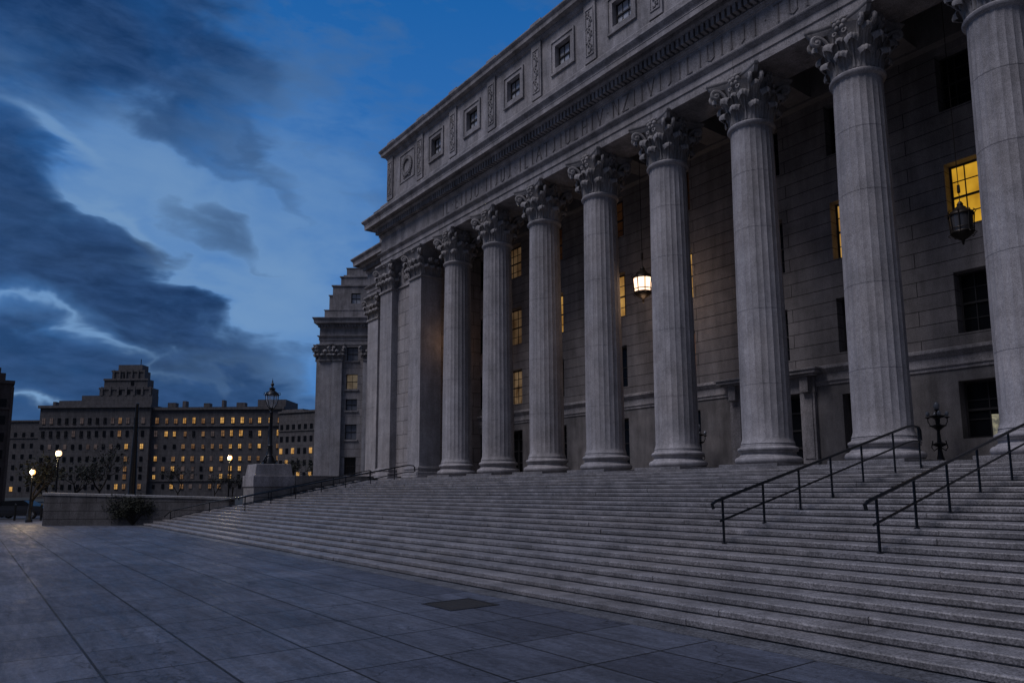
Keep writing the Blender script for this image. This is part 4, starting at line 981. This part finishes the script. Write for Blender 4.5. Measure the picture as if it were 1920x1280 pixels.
# trees
def tree(loc, h, r, label, seed, leaves=1400, bare=.5, tr=.16):
    rn = random.Random(seed); e = empty('tree', loc, rn.uniform(0, 6)); tag(e, label, 'tree', 'trees in front of the distant block')
    m = MB(); tips = []
    def branch(p, d, l, rd, lev):
        q = p + d * l; mid = p + d * l * .5 + Vector((rn.gauss(0, .04), rn.gauss(0, .04), 0)) * l; m.tube([p, mid, q], [rd, rd * .8, rd * .6], 5)
        if lev == 0: tips.append(q); return
        for _ in range(3):
            nd = (d + Vector((rn.gauss(0, .55), rn.gauss(0, .55), rn.uniform(-.1, .45)))).normalized(); branch(q, nd, l * rn.uniform(.55, .8), rd * .55, lev - 1)
        tips.append(q)
    branch(Vector((0, 0, -.1)), Vector((rn.gauss(0, .04), rn.gauss(0, .04), 1)).normalized(), h * .34, tr, 5)
    m.build('trunk', Bark, e)
    c = MB(); n = int(leaves * .32)
    for _ in range(n):
        t = tips[rn.randrange(len(tips))]; p = t + Vector((rn.gauss(0, r * .14), rn.gauss(0, r * .14), rn.gauss(0, r * .12))); sz = rn.uniform(.04, .10) * (1 + bare)
        a = Vector((rn.gauss(0, 1), rn.gauss(0, 1), rn.gauss(0, .6))).normalized() * sz; b_ = Vector((rn.gauss(0, 1), rn.gauss(0, 1), rn.gauss(0, .6))).normalized() * sz * .6
        c.add([p - a, p + b_, p + a, p - b_], [(0, 1, 2, 3)])
    c.build('crown', Leaf, e)
tl = ['dark leafy tree with a full round crown behind the low wall', 'second dark tree overlapping the full-crowned tree behind the low wall', 'small thin tree close to the right of the tall bare pole', 'small bare-looking tree between the pole and the golden street lamp',
      'low thin tree just left of the golden street lamp', 'low tree between the golden lamp and the stone pedestal', 'dark tree behind the pedestal, right of the tall lamp post', 'thin tree at the left picture edge, golden in the light of the street lamp', 'thin tree behind the far left street lamp, between it and the taller lamp', 'tall dark tree filling the gap beside the stone building', 'thin tree at the foot of the dark distant building']
for i, (u, D, h, r, lv) in enumerate([(-46, 80, 6.4, 3.4, 2300), (-51, 84, 5.8, 3.0, 1900), (-46, 98, 5.2, 2.4, 1200), (-41, 98, 4.6, 2.3, 900), (-39.5, 100, 4.4, 2.2, 900), (-33, 92, 4.2, 2, 1000), (-30.5, 96, 5.6, 2.6, 2600), (-36.5, 54.5, 4.4, 2.4, 1500), (-37.5, 58, 4.6, 2.5, 1500), (-28.7, 104, 7.0, 3.0, 2600), (-26.8, 99, 5.8, 2.6, 2000)]):
    tree(place(u, D), h, r, tl[i], 20 + i, lv, .6 if lv < 1500 else .9, .12 if lv < 1500 else .2)
sh = empty('shrub', (-10.9, -14.9, PZ)); tag(sh, 'dark low shrub against the plaza side of the low wall', 'shrub')
rn = random.Random(9); m_ = MB(); c_ = MB()
for _ in range(48):
    a = rn.uniform(0, 6.28); q = Vector((math.cos(a) * rn.uniform(.2, 1.0), math.sin(a) * rn.uniform(.1, .45), rn.uniform(.5, 1.3))); m_.tube([(0, 0, 0), q * .5 + Vector((0, 0, .15)), q], [.02, .014, .006], 4)
    for _ in range(110):
        p = q + Vector((rn.gauss(0, .16), rn.gauss(0, .12), rn.gauss(0, .16))); a1 = Vector((rn.gauss(0, 1), rn.gauss(0, 1), rn.gauss(0, .7))).normalized() * .05; b1 = Vector((rn.gauss(0, 1), rn.gauss(0, 1), rn.gauss(0, .7))).normalized() * .03
        p.z = max(p.z, .03); c_.add([p - a1, p + b1, p + a1, p - b1], [(0, 1, 2, 3)])
m_.build('stems', Bark, sh); c_.build('foliage', Leaf, sh); sh.scale = (1.5, .9, 1.2); sh.rotation_euler.z = math.atan2(8.85, 8.05); sh.location = (-12.1, -15.65, PZ)

# cars
def car(loc, rz, paint, label):
    e = empty('parked_car', loc, rz); tag(e, label, 'car', 'cars parked along the road')
    sec = [(-2.2, .45, .55), (-2.15, .78, .8), (-1.5, .92, .86), (-.9, 1.0, .86), (1.2, .98, .86), (1.9, .92, .84), (2.2, .8, .78), (2.25, .5, .6)]
    m = MB(); vs = []; 
    for x, z, y in sec: vs += [(x, -y, .28), (x, -y - .02, z * .7), (x, -y + .06, z), (x, y - .06, z), (x, y + .02, z * .7), (x, y, .28)]
    fs = [(i * 6 + k, i * 6 + (k + 1) % 6, i * 6 + 6 + (k + 1) % 6, i * 6 + 6 + k) for i in range(len(sec) - 1) for k in range(6)] + [tuple(range(6))[::-1], tuple((len(sec) - 1) * 6 + k for k in range(6))]
    m.add(vs, fs); m.build('body', paint, e, smooth=True, angle=35)
    cs = [(-1.75, .92, .80), (-1.05, 1.38, .62), (.55, 1.42, .62), (1.35, .98, .78)]; g_ = MB(); vs = []
    for x, z, y in cs: vs += [(x, -y, .95 if z > 1 else z - .05), (x, -y * .98, z), (x, y * .98, z), (x, y, .95 if z > 1 else z - .05)]
    g_.add(vs, [(i * 4 + k, i * 4 + (k + 1) % 4, i * 4 + 4 + (k + 1) % 4, i * 4 + 4 + k) for i in range(3) for k in range(4)]); g_.build('cabin_glass', Glass, e)
    MB().add([(-1.08, -.6, 1.395), (.56, -.6, 1.435), (.56, .6, 1.435), (-1.08, .6, 1.395)], [(0, 1, 2, 3)]).build('roof_panel', paint, e)
    for x in (-1.35, 1.4):
        for y in (-.82, .82):
            w = MB().lathe([(.2, -.1), (.32, -.1), (.33, -.06), (.33, .06), (.32, .1), (.2, .1)], 16); w.xf(Matrix.Translation((x, y, .33)) @ Matrix.Rotation(PI / 2, 4, 'X')); o = w.build('wheel', Rubber, e, smooth=True)
            r2 = MB().lathe([(.02, -.105), (.2, -.105), (.2, .105), (.02, .105)], 12); r2.xf(Matrix.Translation((x, y, .33)) @ Matrix.Rotation(PI / 2, 4, 'X')); r2.build('rim', CarPale, o)
    for y in (-.6, .6): MB().box(2.18, 2.27, y - .16, y + .16, .58, .7).build('headlight', GlobeDull, e)
car(place(-39.5, 58), YAW + .05, CarPaint, 'dark car parked at the far left behind the low metal fence')
car(place(-45.0, 61), YAW + .02, CarPale, 'pale car at the left picture edge, farther left than the dark car')
car(place(-34.6, 60), YAW + .08, CarPale, 'pale car behind the left end of the low wall, only its roof showing')
# low metal fence
fc = empty('low_fence', place(-36.5, 54)); fc.rotation_euler.z = YAW; tag(fc, 'low dark metal fence at the far left edge of the plaza', 'fence')
for z in (.35, .7, 1.0): MB().box(-4.5, 3.2, -.02, .02, z - .025, z + .025).build('fence_rail', Metal, fc)
for i in range(5): MB().box(-.05, .05, -.05, .05, 0, 1.12).lathe([(.07, 1.12), (.05, 1.2), (.004, 1.24)], 8).build('fence_post', Metal, fc).location = (-4.5 + i * 1.92, 0, 0)
